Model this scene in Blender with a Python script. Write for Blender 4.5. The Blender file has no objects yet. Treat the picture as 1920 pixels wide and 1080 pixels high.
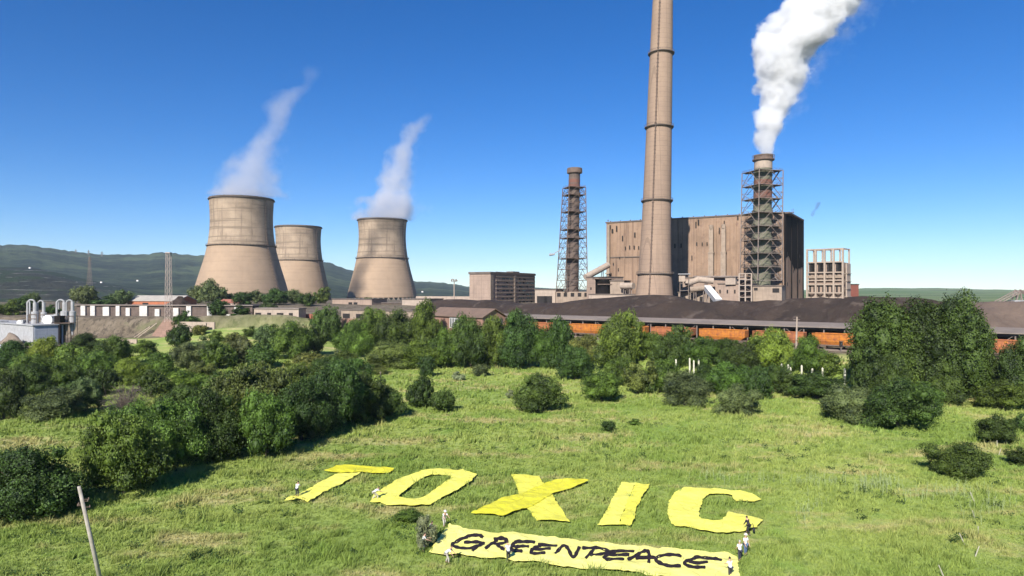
import bpy, bmesh, math, random
import numpy as np
from mathutils import Vector, Matrix
from mathutils.geometry import delaunay_2d_cdt

R_ = math.radians
scene = bpy.context.scene
COL = scene.collection

# ---------------------------------------------------------------- camera, sky, sun, exposure
CAM_Z = 23.0
FPX = 1280.0            # focal length in photo pixels (1920 wide)
HOR = 545.0
cam_data = bpy.data.cameras.new("camera")
cam = bpy.data.objects.new("camera", cam_data)
COL.objects.link(cam)
cam.location = (0, 0, CAM_Z)
cam.rotation_euler = (R_(90), 0, 0)
cam_data.lens = 24.0
cam_data.sensor_width = 36.0
cam_data.shift_y = 5.0 / 1920.0
cam_data.clip_start = 0.5
cam_data.clip_end = 40000
scene.camera = cam

SUN_AZ = R_(21.5)          # shadows fall away from the camera and to the right
SUN_EL = R_(34.5)
world = bpy.data.worlds.new("World")
scene.world = world
world.use_nodes = True
wn = world.node_tree
wn.nodes.clear()
sky = wn.nodes.new("ShaderNodeTexSky")
sky.sky_type = 'NISHITA'
sky.sun_disc = False
sky.sun_elevation = SUN_EL
sky.sun_rotation = math.pi + SUN_AZ
sky.altitude = 1900
sky.air_density = 1.0
sky.dust_density = 0.1
sky.ozone_density = 5.0
bg = wn.nodes.new("ShaderNodeBackground")
bg.inputs['Strength'].default_value = 0.078
hs = wn.nodes.new("ShaderNodeHueSaturation")
hs.inputs['Saturation'].default_value = 1.30
hs.inputs['Hue'].default_value = .509
wo = wn.nodes.new("ShaderNodeOutputWorld")
wn.links.new(sky.outputs[0], hs.inputs['Color'])
wn.links.new(hs.outputs[0], bg.inputs['Color'])
wn.links.new(bg.outputs[0], wo.inputs['Surface'])

sun_d = bpy.data.lights.new("sun", 'SUN')
sun_d.energy = 4.7
sun_d.angle = R_(0.55)
sun_d.color = (1.0, 0.95, 0.87)
sun = bpy.data.objects.new("sun", sun_d)
COL.objects.link(sun)
_d = Vector((math.sin(SUN_AZ) * math.cos(SUN_EL), math.cos(SUN_AZ) * math.cos(SUN_EL), -math.sin(SUN_EL)))
sun.rotation_euler = _d.to_track_quat('-Z', 'Y').to_euler()

scene.view_settings.view_transform = 'Standard'
scene.view_settings.look = 'None'
scene.view_settings.exposure = 0.8
scene.view_settings.gamma = 1.0
cy = scene.cycles
cy.use_denoising = True
cy.max_bounces = 8
cy.diffuse_bounces = 2
cy.glossy_bounces = 2
cy.transmission_bounces = 3
cy.transparent_max_bounces = 8
cy.volume_bounces = 8
cy.volume_step_rate = 0.16
cy.volume_max_steps = 700
cy.use_adaptive_sampling = True
cy.adaptive_threshold = 0.02
cy.caustics_reflective = False
cy.caustics_refractive = False

rng = random.Random(7)
nr = np.random.default_rng(7)

# ---------------------------------------------------------------- object helpers
def tag(o, label=None, cat=None, group=None, kind=None):
    if label: o['label'] = label
    if cat: o['category'] = cat
    if group: o['group'] = group
    if kind: o['kind'] = kind
    return o

def thing(name, loc, label, cat, group=None, rz=0.0):
    o = bpy.data.objects.new(name, None)
    o.empty_display_size = 0.5
    COL.objects.link(o)
    o.location = loc
    o.rotation_euler = (0, 0, rz)
    return tag(o, label, cat, group)

def rawmesh(name, verts, faces, mats, parent=None, smooth=False, midx=None, loc=None):
    me = bpy.data.meshes.new(name)
    me.from_pydata([tuple(v) for v in verts], [], faces)
    for m in (mats if isinstance(mats, (list, tuple)) else [mats]):
        me.materials.append(m)
    if midx is not None:
        me.polygons.foreach_set('material_index', midx)
    if smooth:
        me.polygons.foreach_set('use_smooth', [True] * len(me.polygons))
    me.update()
    o = bpy.data.objects.new(name, me)
    COL.objects.link(o)
    if parent: o.parent = parent
    if loc is not None: o.location = loc
    return o

def np_mesh(name, V, Fc, mat, tone=None):
    k = Fc.shape[1]
    me = bpy.data.meshes.new(name)
    me.vertices.add(len(V)); me.vertices.foreach_set('co', V.astype(np.float32).ravel())
    me.loops.add(Fc.size); me.loops.foreach_set('vertex_index', Fc.astype(np.int32).ravel())
    me.polygons.add(len(Fc)); me.polygons.foreach_set('loop_start', np.arange(0, Fc.size, k))
    me.update(calc_edges=True)
    if tone is not None:
        at = me.attributes.new('tone', 'FLOAT', 'POINT'); at.data.foreach_set('value', tone.astype(np.float32))
    me.materials.append(mat)
    return me

class MB:
    """collects shapes for ONE mesh"""
    def __init__(s):
        s.v = []; s.f = []; s.m = []
        s.cur = 0
    def add(s, vs, fs):
        b = len(s.v)
        s.v.extend(vs)
        for f in fs:
            s.f.append(tuple(i + b for i in f)); s.m.append(s.cur)
    def box(s, x0, y0, z0, x1, y1, z1):
        s.add([(x0,y0,z0),(x1,y0,z0),(x1,y1,z0),(x0,y1,z0),(x0,y0,z1),(x1,y0,z1),(x1,y1,z1),(x0,y1,z1)],
              [(0,3,2,1),(4,5,6,7),(0,1,5,4),(1,2,6,5),(2,3,7,6),(3,0,4,7)])
        return s
    def bar(s, p, q, w, h=None, n=4):
        return s.tube(p, q, w / 2 * (1.414 if n == 4 else 1), None, n)
    def tube(s, p, q, r0, r1=None, n=8, cap=True):
        p = Vector(p); q = Vector(q)
        if r1 is None: r1 = r0
        d = (q - p)
        if d.length < 1e-6: return s
        d.normalize()
        a = Vector((0,0,1)) if abs(d.z) < 0.9 else Vector((1,0,0))
        u = d.cross(a).normalized(); w = d.cross(u)
        vs = []
        for c, r in ((p, r0), (q, r1)):
            for i in range(n):
                t = 2 * math.pi * (i + .5) / n
                vs.append(tuple(c + u * (r * math.cos(t)) + w * (r * math.sin(t))))
        fs = [(i, (i+1) % n, n + (i+1) % n, n + i) for i in range(n)]
        if cap:
            fs.append(tuple(range(n-1, -1, -1))); fs.append(tuple(range(n, 2*n)))
        s.add(vs, fs); return s
    def path(s, pts, r, n=8):
        for a, b in zip(pts, pts[1:]): s.tube(a, b, r, None, n)
        return s
    def lathe(s, prof, n=48, cx=0, cy=0, lean=0.0, closed=False):
        vs = []; fs = []
        for r, z in prof:
            for i in range(n):
                t = 2 * math.pi * i / n
                vs.append((cx + lean * z + r * math.cos(t), cy + r * math.sin(t), z))
        k = len(prof)
        for j in range(k if closed else k - 1):
            j2 = (j + 1) % k
            for i in range(n):
                fs.append((j*n+i, j*n+(i+1) % n, j2*n+(i+1) % n, j2*n+i))
        s.add(vs, fs); return s
    def prism(s, poly, z0, z1):
        n = len(poly)
        vs = [(x, y, z0) for x, y in poly] + [(x, y, z1) for x, y in poly]
        fs = [tuple(range(n-1, -1, -1)), tuple(range(n, 2*n))] + [(i, (i+1) % n, n+(i+1) % n, n+i) for i in range(n)]
        s.add(vs, fs); return s
    def gable(s, x0, y0, x1, y1, z0, zr, along='x', over=0.3, th=0.25):
        """pitched roof slab over a rectangle, ridge along x or y"""
        x0 -= over; x1 += over; y0 -= over; y1 += over
        if along == 'x':
            ym = (y0+y1)/2
            pr = [(y0,z0),(ym,zr),(y1,z0),(y1,z0+th),(ym,zr+th),(y0,z0+th)]
            vs = [(x0,a,b) for a,b in pr] + [(x1,a,b) for a,b in pr]
        else:
            xm = (x0+x1)/2
            pr = [(x0,z0),(xm,zr),(x1,z0),(x1,z0+th),(xm,zr+th),(x0,z0+th)]
            vs = [(a,y0,b) for a,b in pr] + [(a,y1,b) for a,b in pr]
        fs = [(i,(i+1)%6,6+(i+1)%6,6+i) for i in range(6)] + [(0,5,4,1),(1,4,3,2),(6,7,10,11),(7,8,9,10)]
        s.add(vs, fs); return s
    def ball(s, c, r, n=8, k=6):
        rx, ry, rz = r if isinstance(r, (tuple, list)) else (r, r, r)
        vs = [(c[0], c[1], c[2]-rz)]
        for j in range(1, k):
            a = -math.pi/2 + math.pi*j/k
            for i in range(n):
                t = 2*math.pi*i/n
                vs.append((c[0]+rx*math.cos(a)*math.cos(t), c[1]+ry*math.cos(a)*math.sin(t), c[2]+rz*math.sin(a)))
        vs.append((c[0], c[1], c[2]+rz))
        fs = [(0, 1+(i+1) % n, 1+i) for i in range(n)]
        for j in range(k-2):
            for i in range(n):
                fs.append((1+j*n+i, 1+j*n+(i+1)%n, 1+(j+1)*n+(i+1)%n, 1+(j+1)*n+i))
        L = len(vs)-1
        fs += [(1+(k-2)*n+i, 1+(k-2)*n+(i+1)%n, L) for i in range(n)]
        s.add(vs, fs); return s
    def build(s, name, mats, parent=None, smooth=False, loc=None):
        return rawmesh(name, s.v, s.f, mats, parent, smooth, s.m if any(s.m) else None, loc)

def children_of(o):
    return [c for c in bpy.data.objects if c.parent == o]

def copy_tree(o, kids, parent=None):
    """kids: precomputed child map"""
    c = o.copy(); COL.objects.link(c); c.parent = parent
    for ch in kids.get(o.name, []): copy_tree(ch, kids, c)
    return c

def kid_map(o, out=None):
    out = {} if out is None else out
    out[o.name] = children_of(o)
    for c in out[o.name]: kid_map(c, out)
    return out

# ---------------------------------------------------------------- material helpers
def _mix(nt, a, b, fac, mode='MIX'):
    n = nt.nodes.new("ShaderNodeMix"); n.data_type = 'RGBA'; n.blend_type = mode
    for s_, v in ((6, a), (7, b)):
        if hasattr(v, 'links'): nt.links.new(v, n.inputs[s_])
        else: n.inputs[s_].default_value = (*v, 1) if len(v) == 3 else v
    if hasattr(fac, 'links'): nt.links.new(fac, n.inputs[0])
    else: n.inputs[0].default_value = fac
    return n.outputs[2]

def _math(nt, op, a, b=None, c=None, clamp=False):
    n = nt.nodes.new("ShaderNodeMath"); n.operation = op; n.use_clamp = clamp
    for i, v in enumerate((a, b, c)):
        if v is None: continue
        if hasattr(v, 'links'): nt.links.new(v, n.inputs[i])
        else: n.inputs[i].default_value = v
    return n.outputs[0]

def _noise(nt, vec, scale, detail=4, rough=.6, mapping=None):
    if mapping:
        mp = nt.nodes.new("ShaderNodeMapping"); mp.inputs['Scale'].default_value = mapping
        nt.links.new(vec, mp.inputs[0]); vec = mp.outputs[0]
    n = nt.nodes.new("ShaderNodeTexNoise"); n.inputs['Scale'].default_value = scale
    n.inputs['Detail'].default_value = detail; n.inputs['Roughness'].default_value = rough
    nt.links.new(vec, n.inputs['Vector']); return n.outputs[0]

def _ramp(nt, fac, a, b):
    n = nt.nodes.new("ShaderNodeMapRange"); n.interpolation_type = 'SMOOTHSTEP'
    nt.links.new(fac, n.inputs[0]); n.inputs[1].default_value = a; n.inputs[2].default_value = b
    return n.outputs[0]

def new_mat(name):
    m = bpy.data.materials.new(name); m.use_nodes = True
    nt = m.node_tree; b = nt.nodes['Principled BSDF']
    b.inputs['Roughness'].default_value = .9
    b.inputs['Specular IOR Level'].default_value = .25
    return m, nt, b

def pos(nt, world=False):
    if world: return nt.nodes.new("ShaderNodeNewGeometry").outputs['Position']
    return nt.nodes.new("ShaderNodeTexCoord").outputs['Object']

def M(name, c1, c2=None, scale=.3, rough=.85, stains=None, streak=0, streak_col=None, band=0, bump=0, metallic=0, world=False, panel=None):
    """procedural surface: two-tone mottling, optional vertical streaks, horizontal bands and panel joints"""
    m, nt, b = new_mat(name)
    v = pos(nt, world)
    c2 = c2 or tuple(c * .72 for c in c1)
    n1 = _noise(nt, v, scale, 6, .65)
    col = _mix(nt, c1, c2, _ramp(nt, n1, .35, .68))
    n2 = _noise(nt, v, scale * 7, 4, .6)
    col = _mix(nt, col, tuple(c * .82 for c in c1), _math(nt, 'MULTIPLY', _ramp(nt, n2, .45, .75), .6))
    if streak:
        sc = streak_col or tuple(c * .5 for c in c1)
        n3 = _noise(nt, v, 1.0, 4, .6, (scale*5, scale*5, scale*.28))
        col = _mix(nt, col, sc, _math(nt, 'MULTIPLY', _ramp(nt, n3, .5, .72), streak))
    if band:
        n4 = _noise(nt, v, 1.0, 3, .7, (scale*.15, scale*.15, scale*7))
        col = _mix(nt, col, tuple(c * .5 for c in c1), _math(nt, 'MULTIPLY', _ramp(nt, n4, .5, .68), band))
    if stains:
        n5 = _noise(nt, v, scale * 2.1, 5, .7)
        col = _mix(nt, col, stains, _ramp(nt, n5, .56, .66))
    if panel:
        pw, ph = panel
        sx = nt.nodes.new("ShaderNodeSeparateXYZ"); nt.links.new(v, sx.inputs[0])
        xy = _math(nt, 'ADD', sx.outputs[0], sx.outputs[1])
        jx = _math(nt, 'LESS_THAN', _math(nt, 'FRACT', _math(nt, 'DIVIDE', xy, pw)), .05)
        jz = _math(nt, 'LESS_THAN', _math(nt, 'FRACT', _math(nt, 'DIVIDE', sx.outputs[2], ph)), .07)
        col = _mix(nt, col, tuple(c * .45 for c in c1), _math(nt, 'MULTIPLY', _math(nt, 'MAXIMUM', jx, jz), .42))
    nt.links.new(col, b.inputs['Base Color'])
    b.inputs['Roughness'].default_value = rough
    b.inputs['Metallic'].default_value = metallic
    if bump:
        bp = nt.nodes.new("ShaderNodeBump"); bp.inputs['Strength'].default_value = .6; bp.inputs['Distance'].default_value = bump
        nt.links.new(n2, bp.inputs['Height']); nt.links.new(bp.outputs[0], b.inputs['Normal'])
    return m

# ---------------------------------------------------------------- terrain heights
def sm(x, a, b):
    t = np.clip((x - a) / (b - a), 0, 1); return t * t * (3 - 2 * t)

def vnoise(x, y, seed=0):
    xi = np.floor(x).astype(np.int64); yi = np.floor(y).astype(np.int64)
    fx = x - xi; fy = y - yi
    fx = fx*fx*(3-2*fx); fy = fy*fy*(3-2*fy)
    def h(a, b):
        n = (a * 374761393 + b * 668265263 + seed * 982451653) & 0x7fffffff
        n = ((n ^ (n >> 13)) * 1274126177) & 0x7fffffff
        return ((n ^ (n >> 16)) & 0xffff) / 65535.0
    return (h(xi,yi)*(1-fx)+h(xi+1,yi)*fx)*(1-fy) + (h(xi,yi+1)*(1-fx)+h(xi+1,yi+1)*fx)*fy

def fbm(x, y, seed=0, o=4):
    t = 0; a = .5
    for i in range(o):
        t = t + a * vnoise(x * 2**i, y * 2**i, seed + i); a *= .5
    return t

RIDGE_K = np.array([-3,-1,-.75,-.703,-.672,-.633,-.594,-.555,-.516,-.445,-.266,-.242,-.203,-.14,-.086,-.066,.03,.06,.3,.5,.516,.5625,.65,.75,1,3])
RIDGE_Y = np.array([455,455,460,462,468,478,482,484,480,486,494,504,512,527,532,536,540,542,545,543,541,540,542,545,545,545.])
def left0(k): return 1 - sm(k, -.15, .05)
def s_track(X, Y): return -(.644 * (X - 93.5) + .765 * (Y - 187))

def hz(X, Y):
    X = np.asarray(X, float); Y = np.asarray(Y, float)
    Rr = np.sqrt(X*X + Y*Y); Yc = np.maximum(Y, 1)
    k = np.clip(X / Yc, -3, 3)
    s = s_track(X, Y)
    emb = 6.5 * (1 - sm(s, 9, 40))
    zc = emb + np.where(s < 0, 8.5 * sm(Y, 270, 430), 0)
    ml = sm(-X, 50, 105)
    zl = 2.5*sm(Y, 190, 250) + 8.7*sm(Y + 5*(fbm(X*.06, Y*.06, 5)-.5), 296, 307) + 3.8*sm(Y, 320, 420)
    zl = zl + 5.5*np.exp(-(((X+112)/26)**2 + ((Y-278)/22)**2))
    zl = zl + 3.0*np.exp(-(((X+62)/26)**2 + ((Y-205)/25)**2))
    near = np.maximum(zc, zl * ml)
    near = near + sm(Y, 40, 60) * (.5*(fbm(X*.05, Y*.05, 3)-.47) + .22*(fbm(X*.35, Y*.35, 9)-.47)) * (1 - .7*sm(-s, -10, 0))
    near = near + 1.5*sm(Y, 140, 190)*(1-sm(-s, -60, -35))*(fbm(X*.03+7, Y*.03, 21)-.45)*sm(-X,0,60)*(1-sm(Y,270,300))
    near = near + ml*2.6*(fbm(X*.32, Y*.06, 63)-.47)*np.exp(-((Y-301)/7)**2) 
    near = near - 4 * sm(Rr, 600, 720)
    ry = np.interp(k, RIDGE_K, RIDGE_Y)
    ridge = CAM_Z + (HOR - ry) * 5000 / np.sqrt(1 + k*k) / FPX
    ridge = ridge + 14*(fbm(k*14, k*0+2, 31) - .47) + 16*(fbm(k*160, k*0+5, 33, 3) - .45)*left0(k)
    left = 1 - sm(k, -.1, .25)
    valley = 11 - 16*left*sm(Rr, 700, 1100)
    up = sm(Rr, 1700, 5000)
    shape = up + .28*(fbm(X*.0012, Y*.0012, 41, 5) - .5)*sm(Rr,1500,2500)*(1-sm(Rr,4300,5000))*1.3
    far = valley + (ridge - valley) * np.clip(shape, 0, 1)
    far = far - (ridge - valley)*.35*sm(Rr, 5300, 8500)
    mt = (1 - sm(k + .05*(fbm(X*.003, Y*.003, 71)-.5), -.72, -.47))
    q = sm(Yc, 1080, 1480)
    st = (np.floor(q*9) + sm(q*9 % 1, .55, 1)) / 9
    far = far + mt * 66 * st * (1 - sm(Yc, 1600, 2200))
    # low spoil field behind the quarry
    w = sm(Rr, 720, 1000)
    return near*(1-w) + far*w

def P(px, py, D):
    return Vector(((px - 960) / FPX * D, D, CAM_Z - (py - HOR) / FPX * D))
def GD(px, D):
    x = (px - 960) / FPX * D
    return Vector((x, D, float(hz(x, D))))
_Ys = np.concatenate([np.arange(30, 700, .4), np.arange(700, 3000, 5)])
def G(px, py):
    X = (px - 960) / FPX * _Ys
    zr = CAM_Z - (py - HOR) / FPX * _Ys
    i = int(np.argmax(zr <= hz(X, _Ys)))
    if zr[i] > hz(X[i], _Ys[i]): i = len(_Ys) - 1
    return Vector((X[i], _Ys[i], float(hz(X[i], _Ys[i]))))

# ---------------------------------------------------------------- ground sheet
def grass_colour(nt, v):
    """meadow colour from world position, shared by the soil sheet and the blades"""
    a = _noise(nt, v, .035, 5, .6)
    c = _mix(nt, GR_A, GR_B, _ramp(nt, a, .38, .62))
    b_ = _noise(nt, v, 1, 4, .65, (.05, .13, .05))
    c = _mix(nt, c, GR_TAN, _math(nt, 'MULTIPLY', _ramp(nt, b_, .5, .66), .75))
    d = _noise(nt, v, .5, 4, .7)
    c = _mix(nt, c, GR_D, _math(nt, 'MULTIPLY', _ramp(nt, d, .5, .68), .75))
    e = _noise(nt, v, .11, 3, .6)
    c = _mix(nt, c, GR_C, _math(nt, 'MULTIPLY', _ramp(nt, e, .55, .7), .55))
    return c
GR_A = (.220, .305, .062); GR_B = (.31, .375, .092); GR_TAN = (.50, .42, .20); GR_D = (.135, .195, .042); GR_C = (.18, .305, .054)

def make_ground():
    az = np.concatenate([np.linspace(-180, -50, 36, endpoint=False), np.linspace(-50, 50, 460), np.linspace(50, 180, 37)[1:-1]])
    rr = np.concatenate([[0.5], np.linspace(4, 44, 14), np.arange(46, 345, 1.6), np.linspace(346, 800, 80), np.geomspace(812, 1700, 90), np.geomspace(1712, 9000, 110)])
    A, Q = np.meshgrid(np.radians(az), rr)
    X = Q*np.sin(A); Y = Q*np.cos(A); Z = hz(X, Y)
    nc, nrw = len(az), len(rr)
    V = np.stack([X.ravel(), Y.ravel(), Z.ravel()], 1)
    i, j = np.meshgrid(np.arange(nc), np.arange(nrw-1))
    i2 = (i+1) % nc
    Fq = np.stack([j*nc+i, (j+1)*nc+i, (j+1)*nc+i2, j*nc+i2], -1).reshape(-1, 4)
    me = bpy.data.meshes.new("ground")
    me.vertices.add(len(V)); me.vertices.foreach_set('co', V.ravel())
    me.loops.add(Fq.size); me.loops.foreach_set('vertex_index', Fq[:, ::-1].ravel())
    me.polygons.add(len(Fq)); me.polygons.foreach_set('loop_start', np.arange(0, Fq.size, 4))
    me.polygons.foreach_set('use_smooth', np.ones(len(Fq), bool))
    me.update(calc_edges=True)
    x, y = V[:,0], V[:,1]; s = s_track(x, y); k = x/np.maximum(y,1); rad = np.hypot(x,y)
    n = fbm(x*.08, y*.08, 77)
    dirt = sm(-s, -16, -6)*sm(y, 60, 130)
    bank = sm(y + 14*(n-.5), 286, 296)*sm(-x, 75, 100)
    bank = bank*(1-.9*np.exp(-(((x+112)/30)**2+((y-276)/26)**2)*1.2))
    dirt = np.maximum(dirt, bank)
    dirt = np.maximum(dirt, sm(y,205,222)*sm(-k,.60,.64)*(1-sm(y,380,420)))
    dirt = dirt*(1-sm(rad,800,1300))
    forest = sm(rad + 500*(fbm(x*.004,y*.004,51)-.5), 1000, 1300)*(1-.999*sm(k,.1,.3))
    terr = (1-sm(k+.04*(fbm(x*.004,y*.004,72)-.5),-.62,-.52))*sm(y,950,1080)*(1-sm(y,1650,1900))
    terr2 = sm(k,-.66,-.62)*(1-sm(k,-.53,-.49))*sm(y,700,850)*(1-sm(y+200*(fbm(x*.01,y*.01,5)-.5),1350,1500))
    forest = forest*(1-terr2)
    fieldr = sm(k,-.05,.3)*sm(rad,700,1000)
    for nm, arr in (('dirt',dirt),('forest',forest),('terr',terr),('spoil',terr2),('farfield',fieldr)):
        at = me.attributes.new(nm, 'FLOAT', 'POINT'); at.data.foreach_set('value', arr.astype(np.float32))
    m, nt, b = new_mat("meadow_and_land")
    v = pos(nt, True)
    def att(nm):
        a = nt.nodes.new("ShaderNodeAttribute"); a.attribute_name = nm; return a.outputs['Fac']
    c = grass_colour(nt, v)
    soil = _mix(nt, (.115,.09,.062), (.20,.16,.115), _ramp(nt, _noise(nt, v, .12, 6, .7), .35, .65))
    soil = _mix(nt, soil, (.11,.12,.05), _math(nt,'MULTIPLY',_ramp(nt, _noise(nt, v, .05, 5, .7), .55, .64), .6))
    soil = _mix(nt, soil, (.055,.043,.032), _math(nt,'MULTIPLY',_ramp(nt, _noise(nt, v, 1, 6, .75, (.45,.3,.07)), .47, .62), .85))
    c = _mix(nt, c, soil, att('dirt'))
    ff = _mix(nt, (.10,.16,.045), (.17,.20,.09), _ramp(nt, _noise(nt, v, 1, 3, .5, (.0012,.006,.001)), .4, .6))
    ff = _mix(nt, ff, (.035,.06,.02), _ramp(nt, _noise(nt, v, 1, 5, .65, (.0025,.012,.001)), .55, .6))
    c = _mix(nt, c, ff, att('farfield'))
    sp = _mix(nt, (.10,.09,.10), (.17,.16,.16), _ramp(nt, _noise(nt, v, .012, 5, .7), .4, .6))
    sp = _mix(nt, sp, (.06,.09,.04), _ramp(nt, _noise(nt, v, .008, 4, .7), .52, .6))
    c = _mix(nt, c, sp, att('spoil'))
    te = _mix(nt, (.018,.021,.018), (.038,.039,.03), _ramp(nt, _noise(nt, v, .02, 5, .7), .4, .6))
    sx = nt.nodes.new("ShaderNodeSeparateXYZ"); nt.links.new(v, sx.inputs[0])
    wob = _math(nt, 'ADD', sx.outputs[2], _math(nt, 'MULTIPLY', _noise(nt, v, .01, 3), 7))
    ln = _math(nt, 'LESS_THAN', _math(nt, 'FRACT', _math(nt, 'DIVIDE', wob, 9.0)), .09)
    ln = _math(nt, 'MULTIPLY', ln, _ramp(nt, _noise(nt, v, .006, 3), .42, .5))
    te = _mix(nt, te, (.27,.26,.22), ln)
    te = _mix(nt, te, (.02,.036,.014), _ramp(nt, _noise(nt, v, .006, 4, .7), .48, .55))
    c_te = te
    fo = _mix(nt, (.004,.012,.005), (.034,.052,.020), _ramp(nt, _noise(nt, v, .011, 9, .8), .42, .58))
    fo = _mix(nt, fo, (.10,.13,.05), _math(nt,'MULTIPLY',_ramp(nt, _noise(nt, v, .0022, 6, .7), .5, .6),.6))
    c = _mix(nt, c, fo, att('forest'))
    c = _mix(nt, c, c_te, att('terr'))
    nt.links.new(c, b.inputs['Base Color'])
    bp = nt.nodes.new("ShaderNodeBump"); bp.inputs['Strength'].default_value = .9; bp.inputs['Distance'].default_value = .35
    nt.links.new(_noise(nt, v, .9, 6, .75), bp.inputs['Height'])
    bp2 = nt.nodes.new("ShaderNodeBump"); bp2.inputs['Strength'].default_value = 1; bp2.inputs['Distance'].default_value = 22
    nt.links.new(_math(nt,'MULTIPLY',_noise(nt, v, .02, 8, .75), att('forest')), bp2.inputs['Height'])
    nt.links.new(bp2.outputs[0], bp.inputs['Normal'])
    nt.links.new(bp.outputs[0], b.inputs['Normal'])
    me.materials.append(m)
    o = bpy.data.objects.new("ground", me); COL.objects.link(o)
    tag(o, kind='structure')
make_ground()
# ---------------------------------------------------------------- materials of the plant
TOWER = M("tower_concrete", (.36,.258,.175), (.30,.218,.152), scale=.035, band=.4, streak=.25, streak_col=(.22,.15,.10))
TOWER_UP = M("tower_concrete_upper", (.385,.295,.21), (.275,.208,.15), scale=.085, band=1.0, streak=.7, streak_col=(.15,.11,.08), stains=None)
RIMC = M("rim_concrete", (.15,.12,.10), (.10,.08,.07), scale=.2)
STACK = M("chimney_concrete", (.315,.222,.16), (.265,.188,.14), scale=.08, streak=.25, panel=(5.2,2.6))
RUSTY = M("brown_steel", (.17,.12,.095), (.11,.08,.065), scale=.5)
STEELG = M("grey_steel", (.24,.195,.17), (.16,.125,.105), scale=.5, streak=.3)
WALLC = M("weathered_wall", (.305,.205,.14), (.215,.145,.10), scale=.09, streak=.95, streak_col=(.14,.09,.065), stains=(.20,.13,.095))
WALLD = M("shade_and_black_steel", (.020,.017,.017), (.014,.012,.012), scale=.09, streak=.5)  # painted shadow on the boiler house end wall; plain black on tank and bin
CONC = M("plain_concrete", (.34,.262,.20), (.25,.195,.15), scale=.3, streak=.5)
CONCP = M("panel_concrete", (.34,.25,.195), (.27,.20,.16), scale=.2, streak=.3, panel=(6,2.6))
CONCW = M("pale_concrete", (.40,.32,.255), (.31,.25,.205), scale=.4, streak=.4)
DARK = M("dark_opening", (.028,.024,.024), (.02,.018,.018), scale=1)
BRICK = M("red_brick", (.30,.105,.07), (.25,.085,.06), scale=.5, panel=(1.6,.5))
BRICKB = M("brown_brick", (.27,.16,.12), (.22,.13,.10), scale=.4)
ROOFB = M("brown_roof", (.185,.125,.095), (.14,.10,.08), scale=.3, streak=.3)
ROOFG = M("grey_roof", (.24,.195,.165), (.18,.15,.13), scale=.12, streak=.35)
ROOFR = M("red_roof", (.35,.14,.10), (.28,.11,.08), scale=.4)
WHITE = M("white_paint", (.78,.76,.72), (.66,.64,.60), scale=.5, streak=.3, streak_col=(.5,.45,.4))
BLUEG = M("grey_blue_cladding", (.36,.38,.43), (.31,.33,.38), scale=.3, panel=(3,1.2))
LGREY = M("light_grey_metal", (.38,.38,.39), (.28,.28,.285), scale=.6, streak=.6, streak_col=(.28,.25,.23))
ORANGE = M("orange_wagon_paint", (.50,.185,.03), (.30,.10,.035), scale=.6, streak=.75, streak_col=(.22,.08,.04), stains=(.17,.07,.04))
ORANGE2 = M("rust_wagon_paint", (.36,.13,.055), (.24,.09,.05), scale=.45, streak=.6, streak_col=(.15,.07,.045), stains=(.5,.2,.04))
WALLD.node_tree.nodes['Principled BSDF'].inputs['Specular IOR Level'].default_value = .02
COAL = M("coal", (.048,.033,.026), (.032,.023,.019), scale=.06, bump=.8, stains=(.082,.062,.05), streak=.5)
COALB = M("brown_coal", (.145,.105,.082), (.10,.073,.058), scale=.08, bump=.5, stains=(.10,.075,.065))
EARTH = M("heaped_earth", (.24,.19,.15), (.17,.13,.10), scale=.3, bump=.3)
REDB = M("red_band_paint", (.19,.085,.065), (.13,.07,.055), scale=.3, streak=.5)
GREENB = M("moss_green_lining", (.165,.16,.11), (.115,.115,.08), scale=.2, streak=.6, band=.3)
STK2 = M("sooty_stack_lining", (.15,.11,.09), (.085,.066,.06), scale=.25, streak=.6, band=.5)
WOODM = M("weathered_wood", (.30,.25,.20), (.20,.165,.13), scale=1.2, streak=.5)
GLASS = M("window_glass", (.05,.06,.07), (.09,.10,.11), scale=1, rough=.15)

def corr(k):  # photo pixel sizes to metres at distance k
    return k / FPX

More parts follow.
